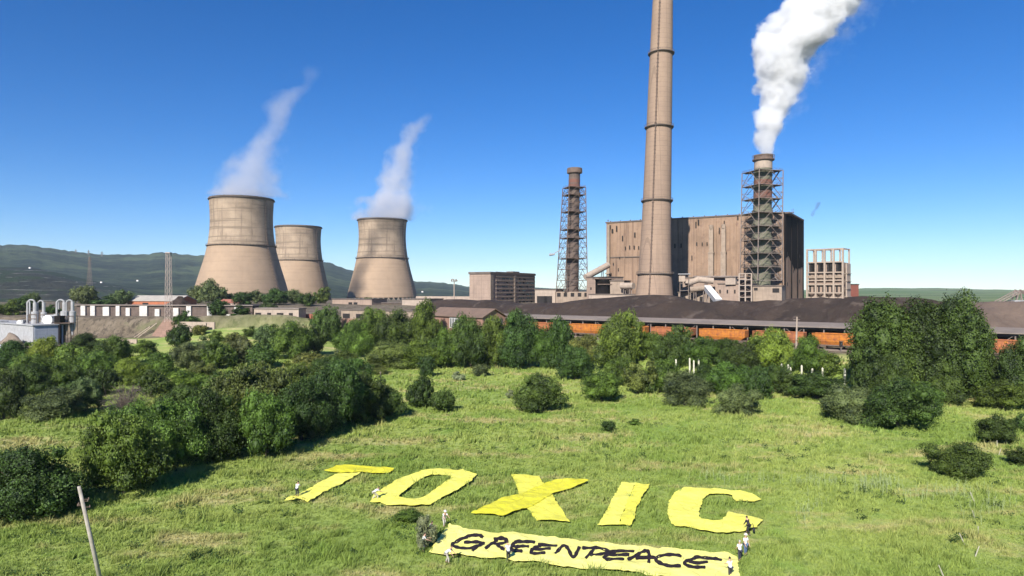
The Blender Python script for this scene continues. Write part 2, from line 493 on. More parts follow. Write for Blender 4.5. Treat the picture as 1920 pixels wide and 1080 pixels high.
# ---------------------------------------------------------------- cooling towers
def cooling_tower(pxc, D, prof_px, y_ring, z_base, label, ladder_side=True, n=96):
    """prof_px: [(y, half width px)] from top to base"""
    x = (pxc-960)/FPX*D
    root = thing('cooling_tower', (x, D, z_base), label, 'cooling tower', 'cooling towers')
    pr = [(hw*D/FPX, CAM_Z-(y-HOR)*D/FPX - z_base) for y, hw in prof_px][::-1]
    zs = np.array([p[1] for p in pr]); rs = np.array([p[0] for p in pr])
    co = np.polyfit(zs, rs, 4)
    H = CAM_Z-(prof_px[0][0]-HOR)*(D-rs[-1])/FPX - z_base - 1.5; zr = CAM_Z-(y_ring-HOR)*(D-rs[-1])/FPX - z_base
    rad = lambda z: float(np.polyval(co, z))
    nz = 40
    def shell(z0, z1, mat, nm):
        m = MB(); pts = [(rad(z0+(z1-z0)*i/nz), z0+(z1-z0)*i/nz) for i in range(nz+1)]
        th = .7
        m.lathe(pts + [(r-th, z) for r, z in pts[::-1]], n, closed=True)
        return m.build(nm, mat, root, smooth=True)
    shell(5.5, zr, TOWER, 'lower_shell'); shell(zr+.02, H, TOWER_UP, 'upper_shell')
    # slanted support columns of the air inlet
    m = MB()
    for i in range(44):
        a = 2*math.pi*i/44; b = 2*math.pi*(i+.5)/44; c = 2*math.pi*(i+1)/44
        r0, r1 = rad(0)+.6, rad(5.6)-.3
        for t in (a, c): m.tube((r0*math.cos(t), r0*math.sin(t), -1.2), (r1*math.cos(b), r1*math.sin(b), 5.7), .42, .42, 6)
    m.build('support_columns', CONC, root)
    m = MB(); r = rad(H)
    m.lathe([(r-.9,H-.05),(r+.9,H-.05),(r+1.0,H+.55),(r+.35,H+.7),(r+.35,H+1.5),(r-.7,H+1.5)], n, closed=True)
    m.build('rim', RIMC, root)
    m = MB(); r = rad(zr)
    m.lathe([(r-.1,zr-.25),(r+1.1,zr-.25),(r+1.1,zr+.1),(r-.1,zr+.1)], n, closed=True)
    m.lathe([(r+1.02,zr+1.05),(r+1.1,zr+1.05),(r+1.1,zr+1.2),(r+1.02,zr+1.2)], n, closed=True)
    for i in range(72):
        a = 2*math.pi*i/72; m.tube(((r+1.05)*math.cos(a),(r+1.05)*math.sin(a),zr),((r+1.05)*math.cos(a),(r+1.05)*math.sin(a),zr+1.1),.06,.06,4)
        m.tube(((r)*math.cos(a),(r)*math.sin(a),zr-1.1),((r+.9)*math.cos(a),(r+.9)*math.sin(a),zr-.2),.14,.14,4)
    m.build('ring_walkway', RIMC, root)
    m = MB(); a = R_(-22)
    pts = [((rad(z)+.75)*math.cos(a), (rad(z)+.75)*math.sin(a), z) for z in np.linspace(6, H, 60)]
    for s in (-.35, .35):
        for p, q in zip(pts, pts[1:]): m.tube((p[0]-s*math.sin(a),p[1]+s*math.cos(a),p[2]),(q[0]-s*math.sin(a),q[1]+s*math.cos(a),q[2]),.1,.1,4)
    for p in pts[::2]:
        m.box(p[0]-.9, p[1]-.5, p[2]-.12, p[0]+.7, p[1]+.5, p[2]+.12)
    m.build('ladder', RUSTY, root)
    return x, D, z_base + H, rad(H)

tw1 = cooling_tower(453.5, 585, [(365,57.5),(387,56),(409,55.5),(430,56),(457,58.5),(475,62.5),(493,67.5),(511,72.8),(529,78.5),(545,81.5),(562,85.5)], 458, 14.6, 'large front cooling tower at the left, steam rising from it')
tw2 = cooling_tower(559.5, 777, [(421,43),(440,41),(459,40.5),(487,43.5),(505,47.5),(521,51),(540,55),(566,60.5)], 487, 10.0, 'middle cooling tower without steam, half behind the large front one')
tw3 = cooling_tower(717, 727, [(407,46.5),(430,44),(451,43.5),(482,47),(505,52),(530,58.5),(555,64.3),(566,66.5)], 482.5, 10.2, 'cooling tower standing alone at the right of the three, with a ragged steam plume')

# ---------------------------------------------------------------- tall chimney
def tall_chimney():
    D = 366; x = (1226-960)/FPX*D; zb = 13.5
    root = thing('chimney', (x, D, zb), 'very tall plain concrete chimney with ring platforms, running out of the top of the photo', 'chimney')
    lean = 4.6/160
    tab = [(0,11.2),(7,9.9),(19,8.75),(39,7.9),(58,7.45),(99,6.65),(139,5.95),(166,5.3),(186,5.0)]
    zs = [a for a,_ in tab]; rs = [b for _,b in tab]
    rad = lambda z: float(np.interp(z, zs, rs))
    m = MB(); m.lathe([(rad(z), z) for z in np.linspace(0,186,80)], 64, lean=lean); m.lathe([(rad(186),186),(rad(186)-.8,186),(rad(186)-.8,170)],64,lean=lean)
    m.build('shaft', STACK, root, smooth=True)
    for z in (18.6, 57.7, 97.1, 136.6, 176):
        m = MB(); r = rad(z)
        m.lathe([(r-.05,z-.3),(r+1.0,z-.3),(r+1.0,z+.05),(r-.05,z+.05)], 48, cx=0, lean=lean, closed=True)
        m.lathe([(r+.92,z+1.0),(r+1.0,z+1.0),(r+1.0,z+1.12),(r+.92,z+1.12)], 48, lean=lean, closed=True)
        for i in range(48):
            a = 2*math.pi*i/48; c,s = math.cos(a), math.sin(a); lx = lean*z
            m.tube((lx+(r+.96)*c,(r+.96)*s,z),(lx+(r+.96)*c,(r+.96)*s,z+1.1),.05,.05,4)
            m.tube((lx+r*c,r*s,z-1.3),(lx+(r+.95)*c,(r+.95)*s,z-.3),.1,.1,4)
        m.build('ring_platform', RIMC, root)
    m = MB(); a = R_(243)
    for z in np.arange(2, 184, 2.0):
        p = [(lean*zz+(rad(zz)+.28)*math.cos(a), (rad(zz)+.28)*math.sin(a), zz) for zz in (z, z+2)]
        m.tube(p[0], p[1], .34, .34, 6, False)
        m.box(p[0][0]-.5, p[0][1]-.35, z-.08, p[0][0]+.5, p[0][1]+.4, z+.08)
    m.build('ladder', RUSTY, root)
    m = MB()
    m.lathe([(11.7,-3),(11.7,2.2),(11.0,2.6),(9.0,2.6)], 48); m.build('plinth', CONC, root)
tall_chimney()

# ---------------------------------------------------------------- stacks in steel scaffolds
def scaffold(m, rings, D, pxs, z_base, n_sub=1, lx=0.0):
    """rings: list of (z, x_left, x_right) bottom to top; square plan, four legs, X braces on each side"""
    lv = []
    for z, xl, xr in rings:
        h = (xr-xl)/2; c = (xl+xr)/2
        a = R_(17); ca, sa = math.cos(a), math.sin(a); f = 1/(ca+sa)*1.0
        pts = [(c+(u*ca-v*sa)*h*f, (u*sa+v*ca)*h*f, z) for u, v in ((-1,-1),(1,-1),(1,1),(-1,1))]
        lv.append(pts)
    for A, B in zip(lv, lv[1:]):
        for i in range(4):
            j = (i+1) % 4
            m.tube(A[i], B[i], .3, .3, 5)
            m.tube(A[i], A[j], .18, .18, 4)
            mid = lambda p, q: tuple((a+b)/2 for a, b in zip(p, q))
            ma, mb_ = mid(A[i],A[j]), mid(B[i],B[j])
            m.tube(A[i], mb_, .16, .16, 4); m.tube(A[j], mb_, .16, .16, 4)
            m.tube(ma, mid(A[i],B[i]), .09, .09, 4); m.tube(ma, mid(A[j],B[j]), .09, .09, 4)
            m.tube(mid(A[i],B[i]), mid(A[j],B[j]), .1, .1, 4)
    for i in range(4): m.tube(lv[-1][i], lv[-1][(i+1)%4], .15, .15, 4)
    return lv

def platform(pts, r_in, cx, name, root, mat):
    z = pts[0][2]; m = MB()
    n = 28; out = []; inn = []
    P4 = [Vector(p) for p in pts]
    for i in range(n):
        t = i/n*4; k = int(t); p = P4[k].lerp(P4[(k+1)%4], t-k)
        out.append(p)
        d = (p - Vector((cx, 0, z))); d.z = 0; d.normalize()
        inn.append(Vector((cx, 0, z)) + d*r_in)
    vs = [tuple(p+Vector((0,0,-.15))) for p in out] + [tuple(p+Vector((0,0,.12))) for p in out] + [tuple(p+Vector((0,0,-.15))) for p in inn] + [tuple(p+Vector((0,0,.12))) for p in inn]
    fs = []
    for i in range(n):
        j = (i+1) % n
        fs += [(i,j,n+j,n+i),(n+i,n+j,3*n+j,3*n+i),(2*n+i,3*n+i,3*n+j,2*n+j),(i,2*n+i,2*n+j,j)]
    m.add(vs, fs)
    for i in range(n):
        m.tube(out[i], out[i]+Vector((0,0,1.15)), .05,.05,4)
        for h in (.6,1.15): m.tube(out[i]+Vector((0,0,h)), out[(i+1)%n]+Vector((0,0,h)), .045,.045,4)
    # joists below
    for i in range(0,n,2): m.tube(inn[i]+Vector((0,0,-.4)), out[i]+Vector((0,0,-.35)), .12,.12,4)
    return m.build(name, mat, root)

def left_stack():
    D = 440; s = D/FPX; x0 = (1072-960)*s; zb = 15.0
    X = lambda px: (px-960)*s - x0
    Z = lambda y: CAM_Z-(y-HOR)*s - zb
    root = thing('scaffolded_stack', (x0, D, zb), 'slimmer smokeless brick stack inside a steel scaffold, left of the tall chimney', 'smokestack')
    lean = 5*s/(Z(313)-Z(545)); H = Z(315.5)
    m = MB(); m.lathe([(4.1,0),(4.0,8),(3.9,30),(3.75,60),(3.65,H-4.2),(3.6,H-3.4)], 32, lean=lean)
    m.build('shaft', STK2, root, smooth=True)
    m = MB(); m.lathe([(3.5,H-3.6),(4.7,H-3.3),(4.85,H-2.9),(4.85,H-.2),(4.6,H),(3.6,H),(3.6,H-2)], 32, lean=lean)
    for i in range(20):
        a=2*math.pi*i/20; m.tube((lean*H+4.9*math.cos(a),4.9*math.sin(a),H-3.4),(lean*H+4.9*math.cos(a),4.9*math.sin(a),H-.9),.07,.07,4)
    m.build('cap', RUSTY, root)
    for z, h in ((H-13, 2.6), (H-9.5,2.2)):
        m = MB(); m.lathe([(3.72,z),(3.72,z+h)], 32, lean=lean); m.build('red_band', REDB, root, smooth=True)
    m = MB(); rings = []
    ys = [547,526,505,485,464,447,431,414,398,382,366.5,352]
    for y in ys:
        t = (547-y)/195
        rings.append((Z(y), X(1043.5+(1056-1043.5)*t**.9), X(1100-3*t)))
    lv = scaffold(m, rings, D, None, zb)
    m.build('scaffold_frame', RUSTY, root)
    for i in (3,5,6,8,10,11): 
        platform(lv[i], 4.0, lean*rings[i][0]+.2, 'work_platform', root, RUSTY)
    m = MB(); m.box(X(1041),-9,-2,X(1103),9,Z(547)); m.build('plinth', CONC, root)
    for px in (1046, 1058, 1071, 1084, 1096):
        m = MB(); m.box(X(px)-1.1,-9.12,Z(556),X(px)+1.1,-8.9,Z(549)); m.build('window', DARK, root)
    m = MB(); m.bar((X(1056),0,Z(466)),(X(1034),-2,Z(478)),.5); m.tube((X(1034)-1.5,-2,Z(478)),(X(1040),-2,Z(477)),.9,.5,6); m.build('jib_arm', LGREY, root)
left_stack()

def right_stack():
    D = 375; s = D/FPX; x0 = (1426-960)*s; zb = 15.0
    X = lambda px: (px-960)*s - x0
    Z = lambda y: CAM_Z-(y-HOR)*s - zb
    root = thing('scaffolded_stack', (x0, D, zb), 'wide mossy stack inside a steel scaffold, pouring dense white smoke', 'smokestack')
    lean = 5*s/(Z(288)-Z(545)); H = Z(291.5)
    r = lambda z: 5.15 - .5*z/H
    m = MB(); m.lathe([(r(z),z) for z in np.linspace(0,H-3,30)], 40, lean=lean); m.build('shaft', GREENB, root, smooth=True)
    m = MB(); m.lathe([(r(z)+.07,z) for z in np.linspace(Z(317),Z(300),6)], 40, lean=lean); m.build('pale_collar', CONCW, root, smooth=True)
    for y0,y1 in ((373,357),(349,338)):
        m = MB(); m.lathe([(r(Z(y0))+.05,Z(y0)),(r(Z(y1))+.05,Z(y1))], 40, lean=lean); m.build('red_band', REDB, root, smooth=True)
    # domed hoods above each platform (rings of brick corbels)
    for y in (403,428,453,478,503):
        m = MB(); z=Z(y)+1.8; m.lathe([(r(z)+.05,z-1.5),(r(z)+.6,z-1.0),(r(z)+.6,z+.3),(r(z)+.05,z+1.2)], 40, lean=lean); m.build('brick_collar', GREENB, root, smooth=True)
    m = MB(); m.lathe([(4.5,H-3.2),(5.7,H-2.9),(5.85,H-2.4),(5.7,H-2.2),(5.1,H-2),(5.1,H-.1),(4.1,H),(4.1,H-2)], 40, lean=lean)
    for i in range(28):
        a=2*math.pi*i/28; lx=lean*H; m.tube((lx+5.8*math.cos(a),5.8*math.sin(a),H-2.6),(lx+5.8*math.cos(a),5.8*math.sin(a),H-.2),.06,.06,4)
    m.lathe([(5.75,H-.3),(5.85,H-.3),(5.85,H-.1),(5.75,H-.1)],40,lean=lean,closed=True)
    m.build('cap', RUSTY, root)
    ys = [526,501,476,450.8,425.8,400.7,374.5,349.4,322.5]
    m = MB(); rings=[]
    for y in ys:
        t=(526-y)/204
        rings.append((Z(y), X(1393.5+3.5*t), X(1459+2.5*t)))
    lv = scaffold(m, rings, D, None, zb)
    m.build('scaffold_frame', STEELG, root)
    for i in range(1,9): platform(lv[i], 5.4, lean*rings[i][0], 'work_platform', root, RIMC)
    # zig-zag stairs on the right side
    m = MB()
    for i in range(0,8):
        a, b = lv[i], lv[i+1]
        p = Vector(a[1])*.8+Vector(a[2])*.2; q = Vector(b[1])*.2+Vector(b[2])*.8
        if i % 2: p = Vector(a[1])*.2+Vector(a[2])*.8; q = Vector(b[1])*.8+Vector(b[2])*.2
        m.bar(tuple(p), tuple(q), .5)
    m.build('stair', STEELG, root)
right_stack()

# ---------------------------------------------------------------- boiler house
def boiler_house():
    C = Vector((159.2, 400, 14.0)); u = Vector((-.851,.525,0)); L = 112.5
    ang = math.atan2(-u.y, -u.x)      # local +x runs from the far left end to the near corner
    O = C + u*L; O.z = 14
    root = thing('boiler_house', tuple(O), 'huge windowless brown boiler house behind the tall chimney', 'power plant building', rz=ang)
    H = 54.3; W = 54
    sk = .05*W
    m = MB(); m.prism([(0,0),(L,0),(L+sk,W),(sk,W)], 0, H); m.build('wall', WALLC, root)
    # cast shadow on the near end wall, painted as near-black panels: jagged lower edge
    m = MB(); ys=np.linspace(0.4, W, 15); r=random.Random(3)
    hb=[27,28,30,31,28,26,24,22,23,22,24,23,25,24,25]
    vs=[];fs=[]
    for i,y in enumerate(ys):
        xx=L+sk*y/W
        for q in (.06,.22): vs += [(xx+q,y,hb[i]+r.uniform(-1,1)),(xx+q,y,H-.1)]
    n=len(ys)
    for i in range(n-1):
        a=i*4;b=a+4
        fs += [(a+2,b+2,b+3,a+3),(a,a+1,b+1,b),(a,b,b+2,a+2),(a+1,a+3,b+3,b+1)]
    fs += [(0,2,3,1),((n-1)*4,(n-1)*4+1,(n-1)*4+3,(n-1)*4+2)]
    m.add(vs,fs); m.build('painted_shade', WALLD, root)
    # parapet and roof sheet
    m = MB(); m.box(-.5,-.5,H+.01,L+.5,1.2,H+.9); m.box(L-1.2,1.21,H+.01,L+sk+.4,W,H+.9); m.box(-.5,1.21,H+.01,1.2,W,H+.9); m.build('parapet', RIMC, root)
    # pilasters
    m = MB()
    for i in range(0, 38):
        x = i*3.0+.9
        if i % 4 == 0: m.box(x-.45,-.55,0,x+.45,-.003,H-.3)
        else: m.box(x-.13,-.2,0,x+.13,-.003,H-.8)
    m.build('pilaster_ribs', WALLC, root)
    m = MB()
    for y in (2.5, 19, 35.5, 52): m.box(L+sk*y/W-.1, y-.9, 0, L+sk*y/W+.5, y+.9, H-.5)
    m.build('end_wall_piers', WALLD, root)  # piers carry the same painted shadow colour as the panels
    # horizontal ledge
    m = MB(); m.box(.2,-.62,31,L*.30,-.57,31.5); m.build('ledge', RIMC, root)
    # slit windows and broken panels
    spots = [(2.3,50.5,1.1,2.4),(4.0,47.6,1.2,2.6),(7.2,48.5,.9,3.6),(11.5,42,.8,3.4),(20,44,.9,3.2),(13.5,36,.7,2.2),(16.5,36.2,.7,2.6),(19.6,36.2,.8,2.4),(22.8,36,.7,2.2),(26,36.4,.6,2.4),(9.5,30,.5,1.4),(5.0,26,.6,1.6),(8.6,22,.5,2),
             (47,36,.8,2.8),(51,36,.8,2.8),(62,50,.9,3.4),(64.5,37,.6,2),(67.5,37,.6,2),(70.5,37,.6,2),(78,48,.6,3.8),(75,44,.6,3.6),(86,52,.8,2),(60.5,48,.7,4),(92,38,.7,2.8),(58,28,.6,3),(61,37,.7,2.2),(97,46,.6,3.2),(33,50,.7,2.4),(30,40,.6,2.2)]
    for x,z,w,h in spots:
        m = MB(); m.box(x,-.72,z,x+w,-.6,z+h); m.build('window', DARK, root)
    for y,z in ((8,30),(8,12),(24,20),(41,30),(41,14)):
        m = MB(); xx=L+sk*y/W; m.box(xx+.1,y,z,xx+.36,y+.8,z+2); m.build('window', DARK, root)
    # two pairs of vent ducts climbing the facade
    for x in (70.7, 78.2):
        m = MB(); m.box(x-1.5,-3.0,18,x+1.5,-.75,32); m.box(x-2.0,-3.4,16.6,x+2.0,-.75,18); m.box(x-1.25,-2.6,32,x+1.25,-.75,47); m.tube((x,-1.8,47),(x,-1.8,49.5),1.3,1.3,10); m.box(x-1.4,-2.8,4,x+1.4,-.75,16.6)
        m.box(x-1.7,-3.2,32,x+1.7,-.75,32.8)
        m.build('air_duct', CONC, root)
    # pipe down the left edge
    m = MB(); m.tube((2.2,-1.6,12),(2.2,-1.6,53),1.0,1.0,10); m.box(.6,-3.2,20,4,-.7,21); m.box(.4,-3,0,4.2,-.7,12); m.build('downpipe', CONC, root)
    # roof vents and masts
    for x,y,h in ((L-2+sk*.6,W*.55,5.5),(L-3+sk*.7,W*.72,7),(0.8,1,3.0)):
        m = MB(); m.tube((x,y,H+.9),(x,y,H+h),.16,.1,6); m.box(x-.5,y-.5,H+h*.6,x+.5,y+.5,H+h*.6+.3); m.build('roof_mast', RUSTY, root)
    for i in range(16):
        x=3+i*7; m = MB(); m.box(x-.25,.0,H+.9,x+.25,.6,H+1.5); m.build('roof_vent', RIMC, root)
boiler_house()

# generic framed building: origin at front-left corner, local x along the front
def face(px0, D0, px1, D1):
    a = Vector(((px0-960)/FPX*D0, D0, 0)); b = Vector(((px1-960)/FPX*D1, D1, 0))
    d = b-a; return a, d.length, math.atan2(d.y, d.x)
def zat(y, D): return CAM_Z-(y-HOR)/FPX*D

def bunker_frame():
    a, L, ang = face(1513, 455, 1580, 440); zb = 14.0
    root = thing('concrete_frame_building', (a.x,a.y,zb), 'open grey concrete frame building at the right end of the boiler house', 'industrial building', rz=ang)
    H = zat(466,447)-zb; Hb = zat(489,447)-zb; D_ = 13
    m = MB(); m.box(.6,1.4,0,L-.6,D_,Hb-1.2); m.build('inner_wall', CONCP, root)
    m = MB(); cols = np.linspace(0,L,5)
    for x in cols:
        m.box(x-.55,-.2,-1,x+.55,.9,H-.7)
        m.box(x-.45,D_+.01,-1,x+.45,D_+.9,H-.7)
    m.build('columns', CONCW, root)
    m = MB()
    for z in (4.2,7.2,12.6,15.4,20.6,Hb-1.2): m.box(-.6,-.12,z,L+.6,.8,z+.75)
    m.box(-.6,-.15,H-.7,L+.6,.8,H); m.box(-.6,D_,H-.7,L+.6,D_+.85,H)
    for x in cols: m.box(x-.3,.81,H-.69,x+.3,D_-.01,H-.05)
    m.build('floor_beams', CONCW, root)
    for i in range(4):
        x0,x1 = cols[i]+.7, cols[i+1]-.7; w=x1-x0
        for z0,z1,ww in ((8.1,12.4,.26),(16.3,20.4,.2),(21.5,Hb-1.6,.8)):
            m = MB(); m.box(x0+w*.1,1.2,z0,x0+w*(.1+ww),1.385,z1); m.box(x1-w*(.1+ww*.6),1.2,z0,x1-w*.08,1.385,z1); m.build('opening', DARK, root)
        m = MB(); m.box(x0,.2,17.2,x1,.5,19.0); m.build('parapet_panel', CONC, root)
        m = MB(); cx=(x0+x1)/2; m.lathe([(.2,4.95),(1.7,6.6),(1.7,7.1)],12,cx=cx,cy=.2) ; m.box(cx-.4,-.3,2,cx+.4,.4,5); m.build('hopper', RUSTY, root)
    m = MB(); m.box(L+1.2,2,0,L+2.0,10,Hb-2); 
    for z in (5,10,15,20): m.box(L+.6,1.5,z,L+2.6,10.5,z+.3)
    m.build('side_stair', CONCW, root)
bunker_frame()

def simple_block(name, label, cat, px0, D0, px1, D1, y_top, depth, zb, wall, roof=None, roofkind='flat', rise=1.5, group=None, wins=None, winmat=None, ztop=None):
    a, L, ang = face(px0, D0, px1, D1)
    root = thing(name, (a.x,a.y,zb), label, cat, group, rz=ang)
    H = (ztop if ztop is not None else zat(y_top,(D0+D1)/2)) - zb
    m = MB(); m.box(0,0,-2,L,depth,H)
    if roofkind == 'gable':   # gable end fill, ridge along x
        ym=depth/2; m.add([(0.05,0,H),(0.05,depth,H),(0.05,ym,H+rise),(L-.05,0,H),(L-.05,depth,H),(L-.05,ym,H+rise)],[(0,2,1),(3,4,5),(0,3,5,2),(1,2,5,4)])
    m.build('wall', wall, root)
    m = MB()
    if roofkind == 'gable': m.gable(0,0,L,depth,H+.03,H+rise+.05,'x',.5,.3)
    elif roofkind == 'flat': m.box(-.35,-.35,H+.01,L+.35,depth+.35,H+.55)
    if m.v: m.build('roof', roof or RIMC, root)
    for (fx, z0, w, h) in (wins or []):
        m = MB(); x=fx*L; m.box(x,-.09,z0,x+w,.05,z0+h); o=m.build('window', winmat or DARK, root)
    return root, L, H

def office():
    zb=13.5; D0=420
    a, L, ang = face(919, 420, 1003, 474)
    root = thing('office_block', (a.x,a.y,zb), 'long pinkish panel built office block alone between the third cooling tower and the stacks', 'office building', rz=ang)
    H = zat(509.5,420)-zb; W=15
    m=MB(); m.box(0,0,-2,L,W,H-1.3); m.build('wall', CONCP, root)
    m=MB(); m.box(-.5,-.5,H-1.3,L+.5,W+.5,H); m.box(L*.6,4,H,L*.75,9,H+1.2); m.build('roof', RIMC, root)
    m=MB()
    for k in range(8):
        z=1.2+k*2.55; m.box(7,-.28,z+1.5,L-.3,-.003,z+2.35)
    m.build('floor_bands', CONC, root)
    m=MB(); m.box(.0,-.35,0,3.5,-.003,H-1.35); m.box(L*.5,-.4,0,L*.5+2.4,-.003,H-1.35); m.build('stair_tower', CONC, root)
    r=random.Random(9)
    for k in range(7):
        for q in range(9):
            if r.random()<.75:
                x=8+q*(L-10)/9+r.uniform(0,1.5); z=1.1+k*2.55
                m=MB(); m.box(x,-.10,z+.35,x+r.uniform(1.2,5),-.004,z+1.3); m.build('window', GLASS if r.random()<.6 else DARK, root)
office()

simple_block('brick_building','small red brick building at the far right end of the plant','industrial building',1586,470,1610,478,534,12,13,BRICK, ztop=27.2)
# low structures at the foot of the boiler house
simple_block('switch_house','low beige hall left of the tall chimney with a dark tank beside it','industrial building',1100,425,1136,410,519,14,14.5,CONCP,ztop=31, wins=[(.2,9,1.2,1.5),(.6,9,1.2,1.5)])
simple_block('filter_house','boxy beige filter house with rounded shoulder, left of the tall chimney foot','industrial building',1144,400,1170,396,526,12,14.5,CONC,ztop=28.5)
simple_block('low_hall','low hall with dark gateway between the office block and the smokeless stack','industrial building',1003,446,1042,440,548,14,14.3,CONCW,RIMC,ztop=23.5, wins=[(.1,.2,7,5),(.45,.2,5.5,5)])
simple_block('annex','flat annex with dark canopy at the foot of the smoking stack','industrial building',1408,352,1466,345,540,16,14.5,CONC,ztop=25.2, wins=[(.7,7.5,3.2,2.2),(.1,8.6,1.8,1.4)])
simple_block('annex','long pale annex with dark eave beneath the twin air ducts','industrial building',1346,366,1402,356,538,14,14.5,CONCP,ztop=26.4, wins=[(.05,7,.8,2),(.3,7,.8,2),(.55,7,.8,2)])
simple_block('annex','low cluttered annex directly right of the tall chimney foot','industrial building',1272,384,1346,370,546,16,14.5,CONC,ztop=21.8, wins=[(.1,2.2,2,3),(.3,2.2,2.4,3.2),(.55,2.2,2,3),(.8,2.2,2,3)])
simple_block('annex','raised middle annex between the tall chimney and the twin air ducts','industrial building',1280,392,1400,374,520,9,14.5,CONCP,ztop=30.2, wins=[(.12,9,2,1.5),(.3,9,2,1.5),(.7,9,2,1.5)])
simple_block('annex','narrow low annex hiding the foot of the tall chimney','industrial building',1196,352,1270,350,552,5,13.5,CONC,ztop=19.3)
simple_block('annex','low beige annex between the smokeless stack and the tall chimney','industrial building',1104,398,1196,384,548,8,14.5,CONCW,ztop=20.6, wins=[(.1,1.6,3,2.4),(.4,1.6,5,2.4),(.8,1.6,3,2.4)])
simple_block('roof_cabin','small white cabin on the annex roof below the air ducts','cabin',1360,362,1379,359,520,3,28.2,CONCW,RIMC,ztop=29.9)
def stair_tower():
    a, L, ang = face(1386, 347, 1409, 345); zb=14
    root = thing('stair_tower', (a.x,a.y,zb), 'open concrete stair tower with rounded dark openings between two annexes', 'stair tower', rz=ang)
    H=zat(513,346)-zb; m=MB()
    for x in (0,L*.5,L): 
        for y in (0,3.2): m.box(x-.3,y-.3,-1,x+.3,y+.3,H)
    for z in np.arange(2.5,H,3.0): m.box(-.2,-.35,z,L+.2,3.5,z+.35)
    m.build('frame', CONCW, root)
    for k,z in enumerate(np.arange(2.9,H-3,3.0)):
        m=MB(); 
        for q in range(8):
            t=q/8; x=(L*.08+t*L*.84) if k%2 else (L*.92-t*L*.84); m.box(x-.35,1,z+t*2.6,x+.35,2.6,z+t*2.6+.22)
        m.build('stair', RUSTY, root)
        m=MB(); m.box(L*.05,2.7,z,L*.95,2.9,z+2.1); m.build('back_panel', STK2, root)
stair_tower()
def tank():
    x=(1131-960)/FPX*405; root=thing('storage_tank',(x,405,14),'dark round tank beside the beige hall, left of the tall chimney','tank')
    m=MB(); m.lathe([(4.6,0),(4.6,15),(4.9,15.2),(4.9,15.8),(0.05,17)],28); m.build('shell', WALLD, root, smooth=True)
    m=MB(); m.box(-4,-5.6,12.5,5,-4.8,13); m.box(-6,-5,15.8,7,5,16.2); m.build('platform', RUSTY, root)
tank()
def duct(name,label,pts,r,mat,supports=True,cat='duct'):
    b=Vector(pts[0]); root=thing(name,tuple(b),label,cat)
    m=MB(); q=[tuple(Vector(p)-b) for p in pts]
    for p0,p1 in zip(q,q[1:]): m.tube(p0,p1,r,r,12)
    for p in q[1:-1]: m.ball(p,r*1.02,10,8)
    m.build('pipe',mat,root,smooth=False)
    if supports:
        for t in (.25,.75):
            p=Vector(q[0]).lerp(Vector(q[-1]),t); m=MB(); zt=14-b.z
            m.tube((p.x-1,p.y,zt),(p.x-.4,p.y,p.z),.25,.25,6); m.tube((p.x+1,p.y,zt),(p.x+.4,p.y,p.z),.25,.25,6); m.build('support',STEELG,root)
duct('conveyor_bridge','inclined enclosed conveyor climbing to the left end of the boiler house',[P(1098,520,432),P(1140,497,445)],2.0,CONCW)
duct('flue_duct','fat curved flue duct to the right of the chimney foot',[P(1284,533,380),P(1310,524,378),P(1338,527,376)],1.7,CONCW)
duct('flue_duct','second flue duct lying lower beside the curved one',[P(1294,543,374),P(1330,539,372)],1.5,CONC)
duct('flue_duct','horizontal flue duct entering the filter house left of the chimney',[P(1165,536,394),P(1188,536,388)],1.9,CONCW)
duct('flue_duct','thin pipe along the annex roof under the twin air ducts',[P(1300,519,388),P(1395,519,372)],.6,STEELG)
def white_conveyor():
    p=P(1326,541,335); q=P(1347,566,318); root=thing('inclined_conveyor',tuple(q),'bright white inclined conveyor housing dipping into the coal heap','conveyor')
    d=p-q; L=d.length; m=MB(); m.box(-1.4,0,-1.0,1.4,L,1.2); o=m.build('housing',LGREY,root)
    o.rotation_euler=d.to_track_quat('Y','Z').to_euler()
    m=MB(); m.box(-1.55,0,1.21,1.55,L+.2,1.5); o=m.build('roof',WHITE,root); o.rotation_euler=d.to_track_quat('Y','Z').to_euler()
    m=MB(); 
    for t in (.5,.95):
        c=d*t; m.tube((c.x,c.y,c.z-1),(c.x,c.y,-7),.3,.3,6)
    m.build('trestle',STEELG,root)
white_conveyor()
def crane_hut():
    a,L,ang=face(1275,378,1291,377); root=thing('gantry',(a.x,a.y,20),'thin steel gantry with a pale cab right of the tall chimney','gantry',rz=ang)
    m=MB()
    for x in (0,L):
        for y in (0,3): m.tube((x,y,-2),(x,y,12),.2,.2,5)
    for z in (3,7,11.5): m.box(-.3,-.3,z,L+.3,3.3,z+.25)
    m.build('frame',STEELG,root); m=MB(); m.box(-.6,-.6,8,L*.6,2.6,11.2); m.build('cab',CONCW,root); m=MB(); m.box(-1,-1,12,L+1,4,12.4); m.build('roof',LGREY,root)
crane_hut()

# low buildings before the third cooling tower
simple_block('low_building','flat grey building with light panels, left one before the third cooling tower','industrial building',623,420,697,405,561,14,11,CONCP,ztop=17.6, wins=[(.42,1.5,3,3.5),(.55,1.5,3,3.5)])
simple_block('low_building','dark fronted low shed between two flat grey buildings before the third cooling tower','industrial building',697,415,754,408,569,10,11,STK2,RIMC,ztop=15.4)
simple_block('low_building','flat pinkish building, right one before the third cooling tower','industrial building',754,405,806,396,561,14,11,CONCW,ztop=17.8)
simple_block('pipe_bridge','long low concrete deck running in front of the flat grey buildings','pipe bridge',640,330,790,300,581,3,9.5,CONC,RIMC,ztop=13.6, wins=[(.02,.3,5,2.2),(.2,.3,5,2.2)])
simple_block('red_wall','short red brick wall above the dark round tree on the bank','wall',560,318,596,312,590,.5,9.5,BRICK,None,'none',ztop=12.2)
simple_block('retaining_wall','brown retaining wall left of the gabled house','wall',640,296,668,292,595,.6,8,BRICKB,None,'none',ztop=11)
